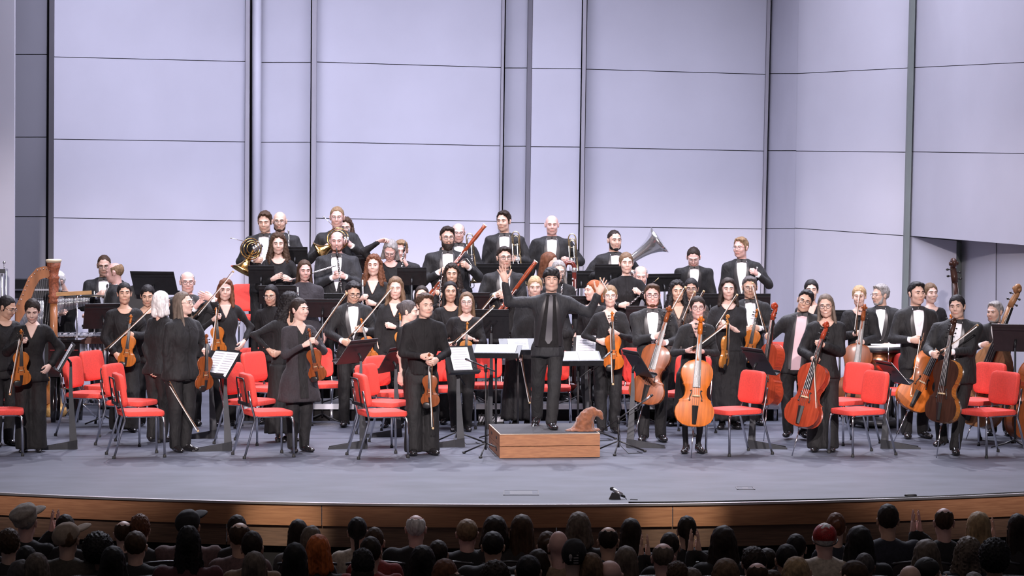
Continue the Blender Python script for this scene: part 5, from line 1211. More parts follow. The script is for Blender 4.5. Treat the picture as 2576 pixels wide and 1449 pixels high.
# ------------------------------------------------------------------ podium, hat, chairs, stands, percussion
def podium():
    d0, d1 = 31.29, 32.46; xa = (1255 - CX) * d0 / FPX; xb = (1509 - CX) * d0 / FPX; xc = (xa + xb) / 2; w = xb - xa; dp = d1 - d0
    root = empty('podium', (xc - .055, (d0 + d1) / 2 + .01, 0), math.radians(6)); tag(root, 'wooden conductor podium with grey carpet top in front of the orchestra', 'podium')
    mw = mat('podium_pine', (.36, .155, .065), .55, var=.25, scale=7, stretch=(1.2, 1, 8), bump=.2, bscale=30, col2=(.25, .10, .042)); mc = mat('podium_carpet', (.055, .055, .06), .95, var=.3, scale=120, bump=.6, bscale=300)
    mw2 = mat('podium_edge_wear', (.55, .42, .32), .7)
    for k in range(2):
        z0 = .004 + k * .122; G().add(box((0, -dp / 2 + .015, z0 + .058), (w, .03, .116))).obj('front_board', mw, root, False); G().add(box((0, dp / 2 - .015, z0 + .058), (w, .03, .116))).obj('back_board', mw, root, False)
        for s in (-1, 1):
            b = G().add(box((s * (w / 2 - .015), 0, z0 + .058), (.03, dp - .062, .116))).obj('side_board', mw, root, False)
            for yy in (-.25, .25): G().add(sell((s * (w / 2 + .0002), yy, z0 + .06), (.003, .05, .018), 3, 14, 6)).obj('hand_hole', m_black, b)
    G().add(box((0, 0, .239), (w - .02, dp - .02, .016))).obj('top_board', mw, root, False); G().add(box((0, 0, .2485), (w - .03, dp - .03, .007))).obj('carpet', mc, root, False)
    for s in (-1, 1):
        G().add(box((s * (w / 2 - .006), 0, .2475), (.012, dp, .006))).obj('edge_strip', mw2, root, False); G().add(box((0, s * (dp / 2 - .006), .2475), (w - .026, .012, .006))).obj('edge_strip', mw2, root, False)
podium()
def hat():
    c = Wp(1470, 1084, 31.75); root = empty('pointed_hat', (c[0], 31.62, .252)); tag(root, 'crumpled brown suede pointed hat lying on the podium corner', 'hat')
    m = mat('brown_suede', (.20, .070, .030), .85, var=.35, scale=25, bump=.5, bscale=60, sheen=.3)
    f = Field((-.25, -.2, -.01), (.28, .2, .30), .0085); f.loft([(0, .185, .13, -.02, 0), (.012, .18, .125, -.02, 0), (.022, .15, .10, -.01, 0)], 0)
    pts = [(-.01, 0, .02), (0, 0, .09), (.03, 0, .15), (.075, 0, .19), (.13, 0, .185), (.165, 0, .16), (.185, 0, .13)]; rr = [.115, .092, .072, .055, .038, .026, .012]
    for i in range(6): f.cone(pts[i], pts[i + 1], rr[i], rr[i + 1], .02)
    f.noise(.008, 70); f.cutz(0.0); V, F = f.mesh(); C = V[F[0]].mean(1); br = C[:, 2] < .026
    G().add((V, [F[0][~br]])).obj('crown', m, root); G().add((V, [F[0][br]])).obj('brim', m, root)
hat()

C = chair
C('red chair cut off by the left edge of the picture', 5, 1028, 100)
C('red chair behind the leftmost violinist, half out of the picture', -2, 1003, 80)
C('red chair behind the leftmost music stand', 228, 986, 74)
C('red chair between the vibraphone and the violinist in loose blouse', 272, 968, 65)
C('red chair behind the chair nearest the violist with long grey-brown hair', 332, 1006, 70)
C('red chair in front of the white-haired violinist, rear frame showing', 354, 1031, 107)
C('red chair under the hand of the auburn-haired violinist', 640, 962, 25)
C('red chair behind the frontmost chair beside the lace-sleeved woman', 630, 1004, 66)
C('frontmost red chair beside the woman in long cardigan', 675, 1031, 110)
C('red chair left of the lace-sleeved woman\'s skirt', 678, 972, 60)
C('red chair behind the woman in long cardigan', 812, 962, 28)
C('frontmost red chair left of the young man in black shirt', 962, 1032, 108)
C('red chair directly behind the frontmost chair near the young man', 968, 1008, 64)
C('red chair behind the young woman with bare forearm', 985, 984, 55)
C('red chair behind the young man in black shirt, right of his shoulder', 1132, 972, 22)
C('red chair behind the conductor\'s legs', 1385, 970, 0)
C('red chair behind the conductor, nearer the blond woman', 1225, 972, 12, d=35.1)
C('red chair between the violist and the bearded cellist, rear one', 1590, 948, -20, d=35.2)
C('red chair between the violist and the bearded cellist, nearer one', 1592, 984, -30, d=34.4)
C('red chair behind the bearded cellist', 1650, 960, -18)
C('red chair behind the bright orange cello', 1722, 985, -30)
C('red chair right of the bright orange cello, nearest the stage edge', 1848, 1027, -62)
C('red chair behind the deep red cello and pink-shirted cellist', 1955, 945, -30)
C('red chair left of the brown cello, behind the nearer chair', 2122, 1004, -55)
C('red chair right of the cellist with long grey-streaked hair, nearest the stage edge', 2158, 1028, -64)
C('red chair behind the slanted orange cello', 2252, 979, -50)
C('red chair right of the broad cellist, farther one', 2456, 1004, -52)
C('red chair right of the broad cellist, nearest the stage edge', 2486, 1030, -60)
C('red chair on the riser behind the first horn player', 634, 778, 20, z=.6, d=38.55)
C('red chair on the riser beside the folded-hands clarinettist', 900, 742, 0, z=.4, d=37.05)
C('red chair on the riser behind the copper-haired flautist', 990, 790, 0, z=.2, d=36.2)

T = stand
T('music stand at far left with its edge to the camera', 166, 898, 32.2, -78, 30, paper=1, baseyaw=0)
T('music stand holding bright sheets beside the brown viola', 557, 916, 32.0, -52, 35, paper=2, baseyaw=0)
T('music stand behind the brown viola', 520, 915, 33.4, -60, 30, baseyaw=0)
T('brown-black music stand with sheets in front of the bespectacled violinist', 898, 884, 32.3, -122, 38, paper=2, desk=m_desk, baseyaw=0)
T('music stand behind the frontmost chairs near the young man', 985, 905, 33.6, -110, 30, baseyaw=0)
T('music stand with a white page left of the podium', 1158, 906, 32.4, 28, 28, paper=1, baseyaw=0, w=.36)
T('wide black music stand behind the white page left of the podium', 1237, 815, 34.6, 175, 20, w=.40, h=.36)
T('conductor\'s flat music stand left of his legs, with open white pages', 1246, 884, 33.2, -8, 68, paper=2, w=.56, base='tripod')
T('second conductor\'s stand behind his left hip, with a raised white page', 1304, 872, 33.6, 5, 62, paper=1, w=.42, base='tripod')
T('conductor\'s flat music stand right of his legs, with open white pages', 1456, 902, 33.2, 8, 66, paper=2, w=.50, base='tripod')
T('black music stand behind the conductor\'s right-hand pages', 1474, 876, 34.4, -10, 15, paper=1, w=.30, h=.26)
T('music stand edge-on before the bearded cellist', 1603, 914, 32.4, 108, 32, paper=1, baseyaw=180)
T('music stand between the bright orange cello and the leaning cellist', 1908, 908, 32.3, 112, 32, paper=1, baseyaw=180)
T('music stand with sheets right of the brown cello', 2243, 936, 32.3, 104, 42, paper=2, baseyaw=180)
T('brown-black music stand at the right edge of the picture', 2556, 850, 32.4, 160, 25, desk=m_desk, base='tripod')
T('large black music stand behind the white-haired violinist', 388, 712, 36.4, 165, 30, w=.56, base='tripod')
T('black music stand with white sheets beside the vibraphone player', 258, 795, 35.3, -160, 25, paper=1, w=.44, base='tripod')
for (px, py, d, z, yw, w, lab) in [
    (742, 640, 37.45, .6, 180, .36, 'black music stand before the bald bearded man in the back row'), (658, 688, 36.5, .4, 175, .36, 'black music stand at the horn player\'s left hip'),
    (698, 738, 35.75, .2, 180, .50, 'black music stand before the flautist with long brown curls'), (906, 662, 37.4, .6, 180, .44, 'black music stand right of the smiling horn player'),
    (862, 758, 35.8, .2, 180, .5, 'black music stand below the folded-hands clarinettist'), (1036, 692, 36.6, .4, 180, .4, 'black music stand beside the raised clarinet'),
    (1238, 682, 37.5, .6, 180, .44, 'black music stand before the trombonist looking left'), (1300, 682, 37.5, .6, 180, .44, 'black music stand between the two trombonists'),
    (1198, 756, 35.6, .2, 180, .36, 'black music stand right of the oboist with long dark curls'), (1462, 700, 37.5, .6, 180, .40, 'black music stand below the bass trombone'),
    (1456, 764, 35.7, .2, 180, .56, 'black music stand right of the contrabassoon'), (1536, 684, 37.05, .4, 180, .44, 'black music stand before the tuba player'),
    (1668, 708, 36.7, .4, 200, .5, 'tilted black music stand right of the tuba'), (1722, 760, 36.55, .4, 178, .5, 'black music stand before the man leaning forward'),
    (1786, 758, 36.55, .4, 182, .5, 'black music stand right of the man leaning forward'), (1892, 758, 36.5, .4, 180, .5, 'black music stand before the side-parted trumpeter'),
    (2112, 800, 35.6, 0, 175, .5, 'black music stand left of the blond cellist'), (1620, 790, 35.2, 0, 180, .48, 'black music stand behind the bearded cellist\'s shoulder'),
    (812, 772, 35.6, 0, 178, .5, 'black music stand behind the woman in long cardigan')]:
    T(lab, px, py + 3, d, yw, 22, z=z, w=w * .88, h=.235, base='tripod')
micstand('low microphone stand in front of the left side of the podium', (1222, 1135), 31.55, .92, (1172, 903), 31.9)
micstand('microphone stand beside the white page, behind the young man', (1150, 1100), 32.8, .78, (1122, 888), 32.7)
micstand('microphone stand with angled boom right of the podium', (1556, 1128), 31.8, .36, (1642, 993), 31.7)
micstand('tall microphone stand aimed at the orange viola', (1484, 1075), 33.2, .78, (1540, 883), 33.3)

# ---- percussion and harp
def harp():
    d = 36.2; x = (135 - CX) * d / FPX; root = empty('harp', (x, d, 0)); tag(root, 'concert harp with carved reddish column and gilded base', 'harp')
    mw = mat('harp_maple', (.42, .16, .06), .4, var=.3, scale=10, stretch=(1, 1, .3), coat=.4); mg = mat('harp_gilding', (.72, .42, .14), .35, .6, var=.25, scale=30, bump=.8, bscale=60); mcv = mat('carved_maple', (.32, .095, .045), .5, var=.5, scale=45, bump=1.0, bscale=70)
    mtop = mat('pale_crown', (.72, .6, .42), .5)
    G().add(lathe([(.055, .62), (.050, .70), (.048, 1.0), (.046, 1.35)], 20)).obj('column', mw, root)
    G().add(lathe([(.046, 1.35), (.066, 1.36), (.060, 1.39), (.058, 1.42), (.070, 1.44), (.056, 1.46), (.060, 1.56), (.062, 1.64), (.075, 1.66), (.056, 1.68), (.062, 1.74), (.078, 1.78), (.085, 1.84)], 22)).obj('capital', mcv, root)
    G().add(lathe([(.085, 1.84), (.096, 1.86), (.096, 1.875), (.07, 1.88)], 22)).obj('crown', mtop, root)
    G().add(lathe([(.15, .0), (.16, .03), (.155, .10), (.12, .12), (.10, .16), (.075, .30), (.065, .45), (.078, .47), (.06, .50), (.055, .62)], 18)).obj('pedestal', mg, root)
    N = [(0, 0, 1.76), (-.10, 0, 1.80), (-.20, 0, 1.775), (-.30, 0, 1.66), (-.36, 0, 1.52), (-.42, 0, 1.38), (-.50, 0, 1.24), (-.58, 0, 1.18), (-.66, 0, 1.24), (-.70, 0, 1.36)]
    g = G(); ins = []
    P0 = np.array(N); Pi = P0.copy(); P2 = np.array([(0, 0, 1.62), (-.09, 0, 1.66), (-.16, 0, 1.64), (-.22, 0, 1.54), (-.27, 0, 1.40), (-.33, 0, 1.25), (-.42, 0, 1.10), (-.54, 0, 1.03), (-.68, 0, 1.06), (-.76, 0, 1.2)])
    gr = np.stack([P0 + (0, -.035, 0), P2 + (0, -.035, 0)], 1); g.add(slab(gr, (0, .07, 0))); g.obj('neck', mw, root, 'auto')
    for i in range(20):
        t = i / 19 * (len(N) - 2.6); k = int(t); q = P0[k] + (P0[k + 1] - P0[k]) * (t - k); q2 = P2[k] + (P2[k + 1] - P2[k]) * (t - k); m_ = q * .8 + q2 * .2
        G().add(tube([m_ + (0, -.035, 0), m_ + (0, -.058, 0)], .006, 6)).obj('tuning_pin', m_chrome, root)
    top = np.array((-.72, 0, 1.22)); bot = np.array((-.12, 0, .12))
    G().add(tube([top, top * .5 + bot * .5, bot], [.07, .12, .19], 16, flat=.8)).obj('soundbox', mw, root)
    for i in range(24):
        t = i / 23; a = bot + (top - bot) * (.08 + .88 * t); k = (1 - t) * 0 + t * (len(N) - 2.3); k0 = int(k); b = P2[k0] + (P2[min(k0 + 1, len(N) - 1)] - P2[k0]) * (k - k0)
        G().add(tube([a, (b[0] - .01, -.03, b[2] + .03)], .0011, 4)).obj('string', m_string, root)
harp()
def vibes():
    d = 36.45; x0 = (146 - CX) * d / FPX; root = empty('vibraphone', (x0 + .5, d, 0)); tag(root, 'vibraphone with silver bars and grey resonator tubes at the left', 'vibraphone')
    mw = mat('rosewood_rail', (.12, .045, .03), .5, var=.3, scale=12); mres = mat('resonator_grey', (.42, .41, .46), .35, .7); mbar = mat('vibe_bar', (.55, .56, .62), .28, .85)
    G().add(box((0, -.20, .90), (1.15, .03, .075))).obj('front_rail', mw, root, False); G().add(box((0, .24, .90), (1.15, .03, .075))).obj('back_rail', mw, root, False)
    for i in range(20): G().add(box((-.54 + i * .057, -.06, .955), (.05, .30 - i * .004, .012))).obj('bar', mbar, root, False)
    for i in range(14): G().add(box((-.50 + i * .078, .17, .97), (.05, .22, .012))).obj('bar', mbar, root, False)
    for i in range(20): G().add(tube([(-.54 + i * .057, -.17, .87), (-.54 + i * .057, -.17, .44 + .012 * i)], .022, 10)).obj('resonator', mres, root)
    for s in (-1, 1):
        G().add(tube([(s * .52, -.19, .86), (s * .52, -.19, .05)], .016, 8)).obj('leg', m_chrome, root); G().add(tube([(s * .52, .22, .86), (s * .52, .22, .05)], .016, 8)).obj('leg', m_chrome, root); G().add(tube([(s * .52, -.25, .05), (s * .52, .28, .05)], .02, 8)).obj('caster_bar', m_stand, root)
    G().add(tube([(-.52, 0, .12), (.52, 0, .12)], .014, 8)).obj('crossbar', m_chrome, root); G().add(tube([(-.52, -.19, .35), (.52, .22, .12)], .009, 8)).obj('brace', m_chrome, root)
vibes()
def marktree():
    d = 35.95; c = Wp(186, 738, d); root = empty('bar_chimes', (Wp(193, 738, d)[0], d, 0)); tag(root, 'bar chimes hanging from a light wooden beam on a stand', 'chimes'); xo = c[0] - root.location[0]
    mb = mat('light_beam_wood', (.58, .32, .13), .5, var=.2, scale=12, stretch=(1, 1, 6)); G().add(box((xo, 0, c[2]), (.42, .035, .045), Ry(-.05))).obj('beam', mb, root, False)
    for i in range(28): G().add(tube([(xo - .19 + i * .0137, 0, c[2] - .05), (xo - .19 + i * .0137, 0, c[2] - .24 + .004 * i)], .0042, 6)).obj('chime_rod', m_silver, root)
    G().add(tube([(0, .03, c[2]), (0, .03, .06)], [.010, .013], 8)).obj('pole', m_chrome, root); G().add(tube([(0, .03, c[2] - .02), (0, 0, c[2])], .012, 8)).obj('clamp', m_stand, root)
    for k in range(3): a = k * 2.094 + .3; G().add(tube([(0, .03, .22), (.22 * math.cos(a), .03 + .22 * math.sin(a), .01)], .009, 6)).obj('leg', m_chrome, root)
marktree()
def cabinet():
    d = 35.35; a = Wp(122, 855, d); b = Wp(201, 948, d); w = b[0] - a[0]; root = empty('celesta', ((a[0] + b[0]) / 2, d + .2, 0)); tag(root, 'black lacquered keyboard cabinet in front of the harp', 'keyboard'); m = mat('black_lacquer', (.010, .009, .010), .12, coat=.8); z = a[2]
    G().add(box((0, 0, z - .014), (w + .03, .46, .028))).obj('lid', m, root, False); G().add(box((0, 0, z - .20), (w, .42, .34))).obj('case', m, root, False); G().add(box((0, -.20, z - .40), (w, .06, .06))).obj('key_slip', m, root, False)
    for sx in (-1, 1):
        for sy in (-1, 1): G().add(lathe([(.028, 0), (.034, .06), (.045, z - .37)], 12), 0, M4(None, (sx * (w / 2 - .05), sy * .16, 0))).obj('leg', m, root)
    G().add(box((0, -.2111, z - .12), (w * .9, .003, .008))).obj('trim_line', mat('cabinet_red_felt', (.25, .02, .02), .8), root, False)
cabinet()
def timpani():
    d = 34.6; c = Wp(2217, 872, d); root = empty('timpani', (c[0], d + .2, 0)); tag(root, 'copper timpani with chrome rim in front of the grey-haired timpanist', 'timpani'); z = c[2]; mc = mat('hammered_copper', (.50, .20, .10), .25, 1.0, bump=.3, bscale=40); r = .31
    G().add(lathe([(.02, z - .42), (.12, z - .40), (.22, z - .33), (.28, z - .22), (.30, z - .06)], 30)).obj('kettle', mc, root); G().add(lathe([(.30, z - .07), (.335, z - .06), (.335, z - .015), (.30, z - .01)], 30)).obj('counter_hoop', m_stand, root); G().add(lathe([(.001, z - .008), (.31, z - .008), (.31, z), (.001, z)], 30)).obj('drumhead', mat('drumhead', (.6, .58, .55), .6), root)
    for k in range(8):
        a = k * PI / 4 + .2; G().add(tube([(.335 * math.cos(a), .335 * math.sin(a), z), (.335 * math.cos(a), .335 * math.sin(a), z - .2)], .008, 6)).obj('tension_rod', m_chrome, root)
    for k in range(4):
        a = k * PI / 2 + .78; G().add(tube([(.31 * math.cos(a), .31 * math.sin(a), z - .1), (.30 * math.cos(a), .30 * math.sin(a), z - .4), (.24 * math.cos(a), .24 * math.sin(a), .14), (.30 * math.cos(a), .30 * math.sin(a), .03)], .018, 8)).obj('strut', m_stand, root)
    G().add(lathe([(.28, .03), (.30, .04), (.30, .08), (.2, .10)], 24)).obj('base', m_stand, root)
timpani()
def chimes():
    d = 35.6; x = (2 - CX) * d / FPX; root = empty('tubular_bells', (x - .25, d, 0)); tag(root, 'rack of tubular bells at the far left edge', 'tubular bells'); zt = CZ - (682 - YH) * d / FPX
    G().add(box((0, 0, zt), (.62, .06, .05))).obj('top_rail', m_chrome, root, False)
    for i in range(9): G().add(tube([(-.26 + i * .065, 0, zt - .03), (-.26 + i * .065, 0, .35)], .017, 8)).obj('bell_tube', m_silver, root)
    for s in (-1, 1): G().add(tube([(s * .30, .05, zt), (s * .30, .05, .04)], .02, 8)).obj('upright', m_chrome, root); G().add(box((s * .30, .05, .02), (.05, .5, .04))).obj('foot', m_stand, root, False); G().add(sell((s * .29, 0, zt + .10), (.018, .018, .018), 2, 10, 6)).add(tube([(s * .29, 0, zt), (s * .29, 0, zt + .1)], .006, 6)).obj('knob', m_chrome, root)
    G().add(box((0, .05, .3), (.6, .03, .04))).obj('lower_rail', m_chrome, root, False)
chimes()
def drum_rack():
    d = 38.6; x = (70 - CX) * d / FPX; zt = CZ - (702 - YH) * d / FPX; root = empty('keyboard_rack', (x, d, 0)); tag(root, 'wide black keyboard percussion case behind the harp', 'percussion'); m = mat('matte_black_case', (.014, .014, .016), .6)
    G().add(box((0, 0, zt - .12), (.62, .30, .24))).obj('case', m, root, False); G().add(box((0, -.155, zt - .13), (.60, .01, .02))).obj('edge_strip', m_alu, root, False)
    for sx in (-1, 1): G().add(box((sx * .26, 0, (zt - .24) / 2), (.05, .26, zt - .24))).obj('leg', m, root, False)
    for i in range(26): G().add(tube([(-.05 + i * .014 + .02, -.17, zt - .26), (-.05 + i * .014 + .02, -.17, zt - .8)], .0045, 5)).obj('hanging_rod', m_silver, root)
    G().add(tube([(-.1, -.17, zt - .25), (.36, -.17, zt - .25)], .008, 6)).obj('rod_rail', m_stand, root)
drum_rack()
def bassdrum():
    d = 36.9; c = Wp(348, 752, d); root = empty('bass_drum', (c[0], d, 0)); tag(root, 'pale-shelled drum on a stand behind the violinist with downcast eyes', 'drum'); z = c[2]
    G().add(lathe([(.17, 0), (.17, .24)], 26), 0, M4(Rx(PI / 2), (0, .12, z))).obj('shell', mat('pale_drum_shell', (.55, .40, .25), .5), root)
    for y in (.12, -.12): G().add(lathe([(.165, -.012), (.18, -.012), (.18, .012), (.165, .012)], 26), 0, M4(Rx(PI / 2), (0, y, z))).obj('hoop', m_stand, root)
    for s in (-1, 1): G().add(tube([(s * .15, 0, z - .1), (s * .2, 0, .0)], .012, 6)).obj('leg', m_chrome, root); G().add(tube([(s * .1, 0, z - .15), (s * .12, .2 * s, .0)], .012, 6)).obj('leg', m_chrome, root)
    G().add(tube([(-.17, 0, z), (-.19, 0, z - .05), (.0, 0, z - .2), (.19, 0, z - .05), (.17, 0, z)], .014, 8)).obj('cradle', m_stand, root)
bassdrum()
def cymbal():
    d = 37.9; c = Wp(244, 742, d); root = empty('cymbal', (c[0], d - .25, 0)); tag(root, 'dark cymbal on a stand in front of the upright percussionist', 'cymbal'); z = c[2]
    G().add(lathe([(.02, z + .02), (.04, z + .012), (.18, z), (.18, z - .003), (.02, z + .01)], 24)).obj('plate', mat('dark_bronze', (.10, .08, .05), .35, .9), root); G().add(tube([(0, 0, z + .06), (0, 0, .03)], .009, 8)).obj('pole', m_chrome, root)
    for k in range(3): a = k * 2.094; G().add(tube([(0, 0, .22), (.22 * math.cos(a), .22 * math.sin(a), .01)], .008, 6)).obj('leg', m_chrome, root)
cymbal()

# ---- kit behind the conductor: bags, cable trunk, stage box, edge camera, cable along the lip
def bag(label, px, py, d, sx, sz, z0):
    c = Wp(px, py, d); root = empty('equipment_bag', (c[0], d, z0)); tag(root, label, 'bag'); f = Field((-sx, -.2, -.01), (sx, .2, sz * 1.3), .014); f.ell((0, 0, sz * .45), (sx * .85, .14, sz * .55), 0); f.ell((sx * .3, -.03, sz * .3), (sx * .55, .14, sz * .4), .04); f.noise(.014, 45); f.cutz(0)
    m = mat('black_nylon', (.014, .014, .016), .5, var=.4, scale=30, bump=.5, bscale=30); G().add(f.mesh()).obj('sack', m, root); G().add(tube([(-.12, -.12, sz * .8), (-.05, -.14, sz * 1.02), (.05, -.14, sz * 1.02), (.12, -.12, sz * .8)], .010, 6)).obj('handle', m, root)
bag('crumpled black bag on the riser left of the blond woman', 1247, 955, 35.85, .26, .30, .2)
bag('smaller black bag on the riser right of the conductor', 1478, 945, 35.85, .2, .24, .2)
def stagebox():
    d = 35.25; c = Wp(1236, 1028, d); root = empty('stage_box', (c[0], d, 0)); tag(root, 'low black cable box with plugged connectors behind the podium', 'stage box'); G().add(box((0, 0, .05), (.30, .22, .09))).obj('box', m_stand, root, False); G().add(box((0, -.112, .06), (.29, .004, .06))).obj('panel', m_alu, root, False)
    for i in range(6): G().add(tube([(-.11 + i * .044, -.10, .09), (-.11 + i * .044, -.14, .13), (-.12 + i * .04, -.19, .10), (-.16 + i * .03, -.22, .006), (-.2, -.3, .006)], .005, 6)).obj('plug_cable', m_rubber, root)
stagebox()
def edgecam():
    d = 27.62; c = Wp(1548, 1247, d); root = empty('floor_microphone', (c[0], d, 0)); tag(root, 'small silver microphone capsule on a clip lying at the stage edge', 'microphone')
    u = nrm((.75, -.35, -.45)); p = np.array((-.02, .03, .085)); G().add(tube([p, p + u * .10], [.017, .019], 14)).obj('barrel', mat('mic_silver', (.55, .54, .58), .3, .8), root); G().add(tube([p + u * .10, p + u * .135], [.017, .008], 12)).obj('tail', m_stand, root); G().add(sell(p - u * .012, (.02, .018, .018), 2.2, 12, 7)).obj('head', m_stand, root)
    G().add(prism([(-.06, 0), (.05, 0), (.03, .05), (-.03, .06)], -.02, .02)).obj('clip', m_stand, root, False); G().add(tube([p + u * .13, p + u * .17 - (0, 0, .02), (.14, -.06, .006), (.2, -.08, .004)], .004, 6)).obj('lead', m_rubber, root)
edgecam()
xs = np.linspace((1580 - CX) * 27.4 / FPX, 4.9, 40)
cb = G().add(tube([(x, lipy(x) + .045 + .012 * math.sin(x * 3) + .03 * math.sin(x * 1.1), .007) for x in xs], .006, 6)).obj('edge_cable', m_rubber); tag(cb, 'black cable running along the right half of the stage edge', 'cable')
g = G(); q = Wp(2292, 1243, 27.75); g.add(sell((0, 0, .015), (.06, .025, .015), 2.5, 14, 6)); pk = g.obj('cable_connector', m_stand, None, M=M4(None, (q[0], lipy(q[0]) + .07, 0))); tag(pk, 'small black connector on the cable at the right stage edge', 'connector')
# ------------------------------------------------------------------ audience seen from behind, seated in four rows
ROWD = [25.0, 24.15, 23.3, 22.5]; FLZ = -1.11
def cloth(c): return mat('cloth_' + c, {'black': (.010, .009, .011), 'navy': (.014, .015, .026), 'tan': (.22, .15, .10), 'cream': (.42, .36, .30), 'red': (.20, .025, .025), 'plum': (.075, .020, .028), 'grey': (.11, .10, .10), 'plaid': (.12, .07, .07), 'dark': (.020, .016, .018), 'purple': (.05, .035, .05), 'olive': (.06, .05, .04), 'teal': (.06, .10, .11)}[c], .85, var=.3, scale=35, bump=.4, bscale=120)
def seated(kind):
    key = 'aud' + kind
    if key in MESHES: return MESHES[key]
    # origin: floor under the seat, facing +Y (towards the stage); crown at 1.25
    f = Field((-.34, -.25, 0), (.34, .75, 1.12), .026); w = {'slim': .9, 'mid': 1.0, 'broad': 1.15, 'clapr': 1.0, 'clapl': 1.0}[kind]
    f.loft([(.42, .18 * w, .13, 0, 0), (.55, .175 * w, .12, 0, 0), (.75, .19 * w, .12, 0, -.01), (.88, .195 * w, .11, 0, -.01), (.95, .17 * w, .09, 0, 0), (.985, .11, .075, 0, .0), (1.005, .065, .06, 0, .01)], 0)
    for s in (-1, 1):
        S_ = np.array((s * .175 * w, 0, .925)); E_ = np.array((s * .23 * w, .08, .66)); W_ = np.array((s * .10, .30, .60))
        if kind == 'clapr': E_ = np.array((s * .16 + .08, .20, .78)); W_ = np.array((.20 + s * .03, .27, 1.02))
        if kind == 'clapl': E_ = np.array((s * .16 - .08, .20, .78)); W_ = np.array((-.20 + s * .03, .27, 1.02))
        f.cone(S_, E_, .066 * w, .055, .04); f.cone(E_, W_, .052, .04, .02)
        f.cone((s * .1, .03, .50), (s * .12, .46, .50), .09, .07, .04); f.cone((s * .12, .46, .50), (s * .12, .48, .08), .068, .05, .02); f.cone((s * .12, .47, .04), (s * .12, .62, .035), .04, .035, .02)
    f.noise(.006, 24); f.cutz(0); g = G().add(f.mesh(), 0)
    V, Fk, Fl = head_geo('m', 3, 0); g.add((V, [Fk, Fl]), 1, M4(Rz(PI), (0, .02, 1.135)))
    for s in (-1, 1):
        hv, hf = hand_mesh('open' if kind.startswith('clap') else 'relaxed'); hv = hv.copy()
        if s > 0: hv[:, 1] *= -1; hf = [hf[0][:, ::-1]]
        if kind.startswith('clap'):
            cx = .20 if kind == 'clapr' else -.20; Rm = frame((0.0, .15, 1), (-(-s), 0, 0)); g.add((hv, hf), 1, M4(Rm * .95, (cx + s * .03, .275, 1.03)))
        else: g.add((hv, hf), 1, M4(frame((-s * .6, .7, -.2), (0, 0, 1)), (s * .10, .30, .60)))
    MESHES[key] = g.mesh('body', [cloth('black'), m_skin(1)]); return MESHES[key]
def hair_mesh(style):
    k = 'ah' + style
    if k not in MESHES: MESHES[k] = G().add(hair_geo(style), 0, M4(Rz(PI), (0, .02, 1.135))).mesh('hair', m_hair('brown'))
    return MESHES[k]
def setm(o, i, m): o.material_slots[i].link = 'OBJECT'; o.material_slots[i].material = m
def cap_geo(kind, col):
    k = 'cap' + kind + col
    if k in MESHES: return MESHES[k]
    m = {'tan': mat('cap_tan', (.34, .26, .20), .85, var=.15, scale=40), 'black': mat('cap_black', (.014, .012, .014), .8, var=.2, scale=40), 'white': mat('cap_oatmeal', (.36, .31, .27), .85, var=.2, scale=60), 'red': mat('sequin_red', (.35, .02, .02), .35, var=.6, scale=160)}[col]
    c = (0, -.002, 1.17); f = Field((-.13, -.15, 1.06), (.13, .15, 1.30), .008)
    f.ell((0, -.002, 1.172), (.094, .115, .098) if kind != 'beret' else (.092, .105, .088), 0); f.cutz(1.135 if kind != 'beanie' else 1.10)
    if kind == 'news': f.ell((0, -.01, 1.225), (.105, .125, .045), .03)
    f.noise(.0025, 60); g = G().add(f.mesh())
    MESHES[k] = [g.mesh('crown', m)]
    if kind in ('ball', 'news'):
        MESHES[k].append(G().add(sell((0, .145, 1.155), (.075, .075, .010), 2.4, 18, 7, None)).mesh('brim', m))
    if kind == 'beret': MESHES[k].append(G().add(tube([(.096 * math.cos(a), .11 * math.sin(a), 1.14 + .04 * math.sin(a)) for a in np.linspace(0, 2 * PI, 24)], .005, 6)).mesh('band', m_satin))
    return MESHES[k]
def aud(label, x, top, row, hair, body='mid', cl='black', skin=1, w=58, yaw=0, hat=None):
    d = ROWD[row] + .02 * math.sin(x); X = (x - CX) * d / FPX; zt = CZ - (top - YH) * d / FPX
    hh = {'curly': .026, 'afro': .05, 'bob': .017, 'bald': -.002, 'rim': .004}.get(hair[0], .013) + (.012 if hat else 0)
    k = float(np.clip(w * d / FPX / .185, .9, 1.14)) ** .7
    root = empty('person', (X, d, FLZ), math.radians(yaw)); tag(root, label, 'person', 'audience members in the stalls')
    sc = (zt - FLZ) / (1.25 + hh); root.scale = (k, k, sc)
    b = link('body', seated(body), root); setm(b, 0, cloth(cl)); setm(b, 1, m_skin(skin))
    if hair[0] != 'bald' and not (hat and hat[0] == 'beanie'): h = link('hair', hair_mesh(hair[0]), root); setm(h, 0, m_hair(hair[1]))
    if hat:
        ms = cap_geo(*hat[:2]); cp = link(hat[2], ms[0], root)
        R = M4(None, (0, 0, 0))
        if len(hat) > 3: a = math.radians(hat[3]); c0 = np.array((0, .0, 1.15)); RR = Rz(a) @ Rx(.42); R = M4(RR, c0 - RR @ c0 + np.array((0, 0, .012)))
        cp.matrix_local = Matrix(R.tolist())
        for mm in ms[1:]: link('brim' if hat[0] != 'beret' else 'band', mm, cp)
        if hat[0] == 'beanie':
            e = G(); 
            e.add(sell((-.028, -.112, 1.158), (.014, .008, .018), 2.3, 12, 7)); e.add(box((-.028, -.114, 1.135), (.014, .012, .010)))
            for i in range(5): e.add(box((.012, -.110 + .004 * abs(i - 2), 1.185 - i * .017), (.036, .016, .007), Rz(.1)))
            e.obj('emblem', mat('emblem_print', (.38, .34, .33), .7), cp)
    return root
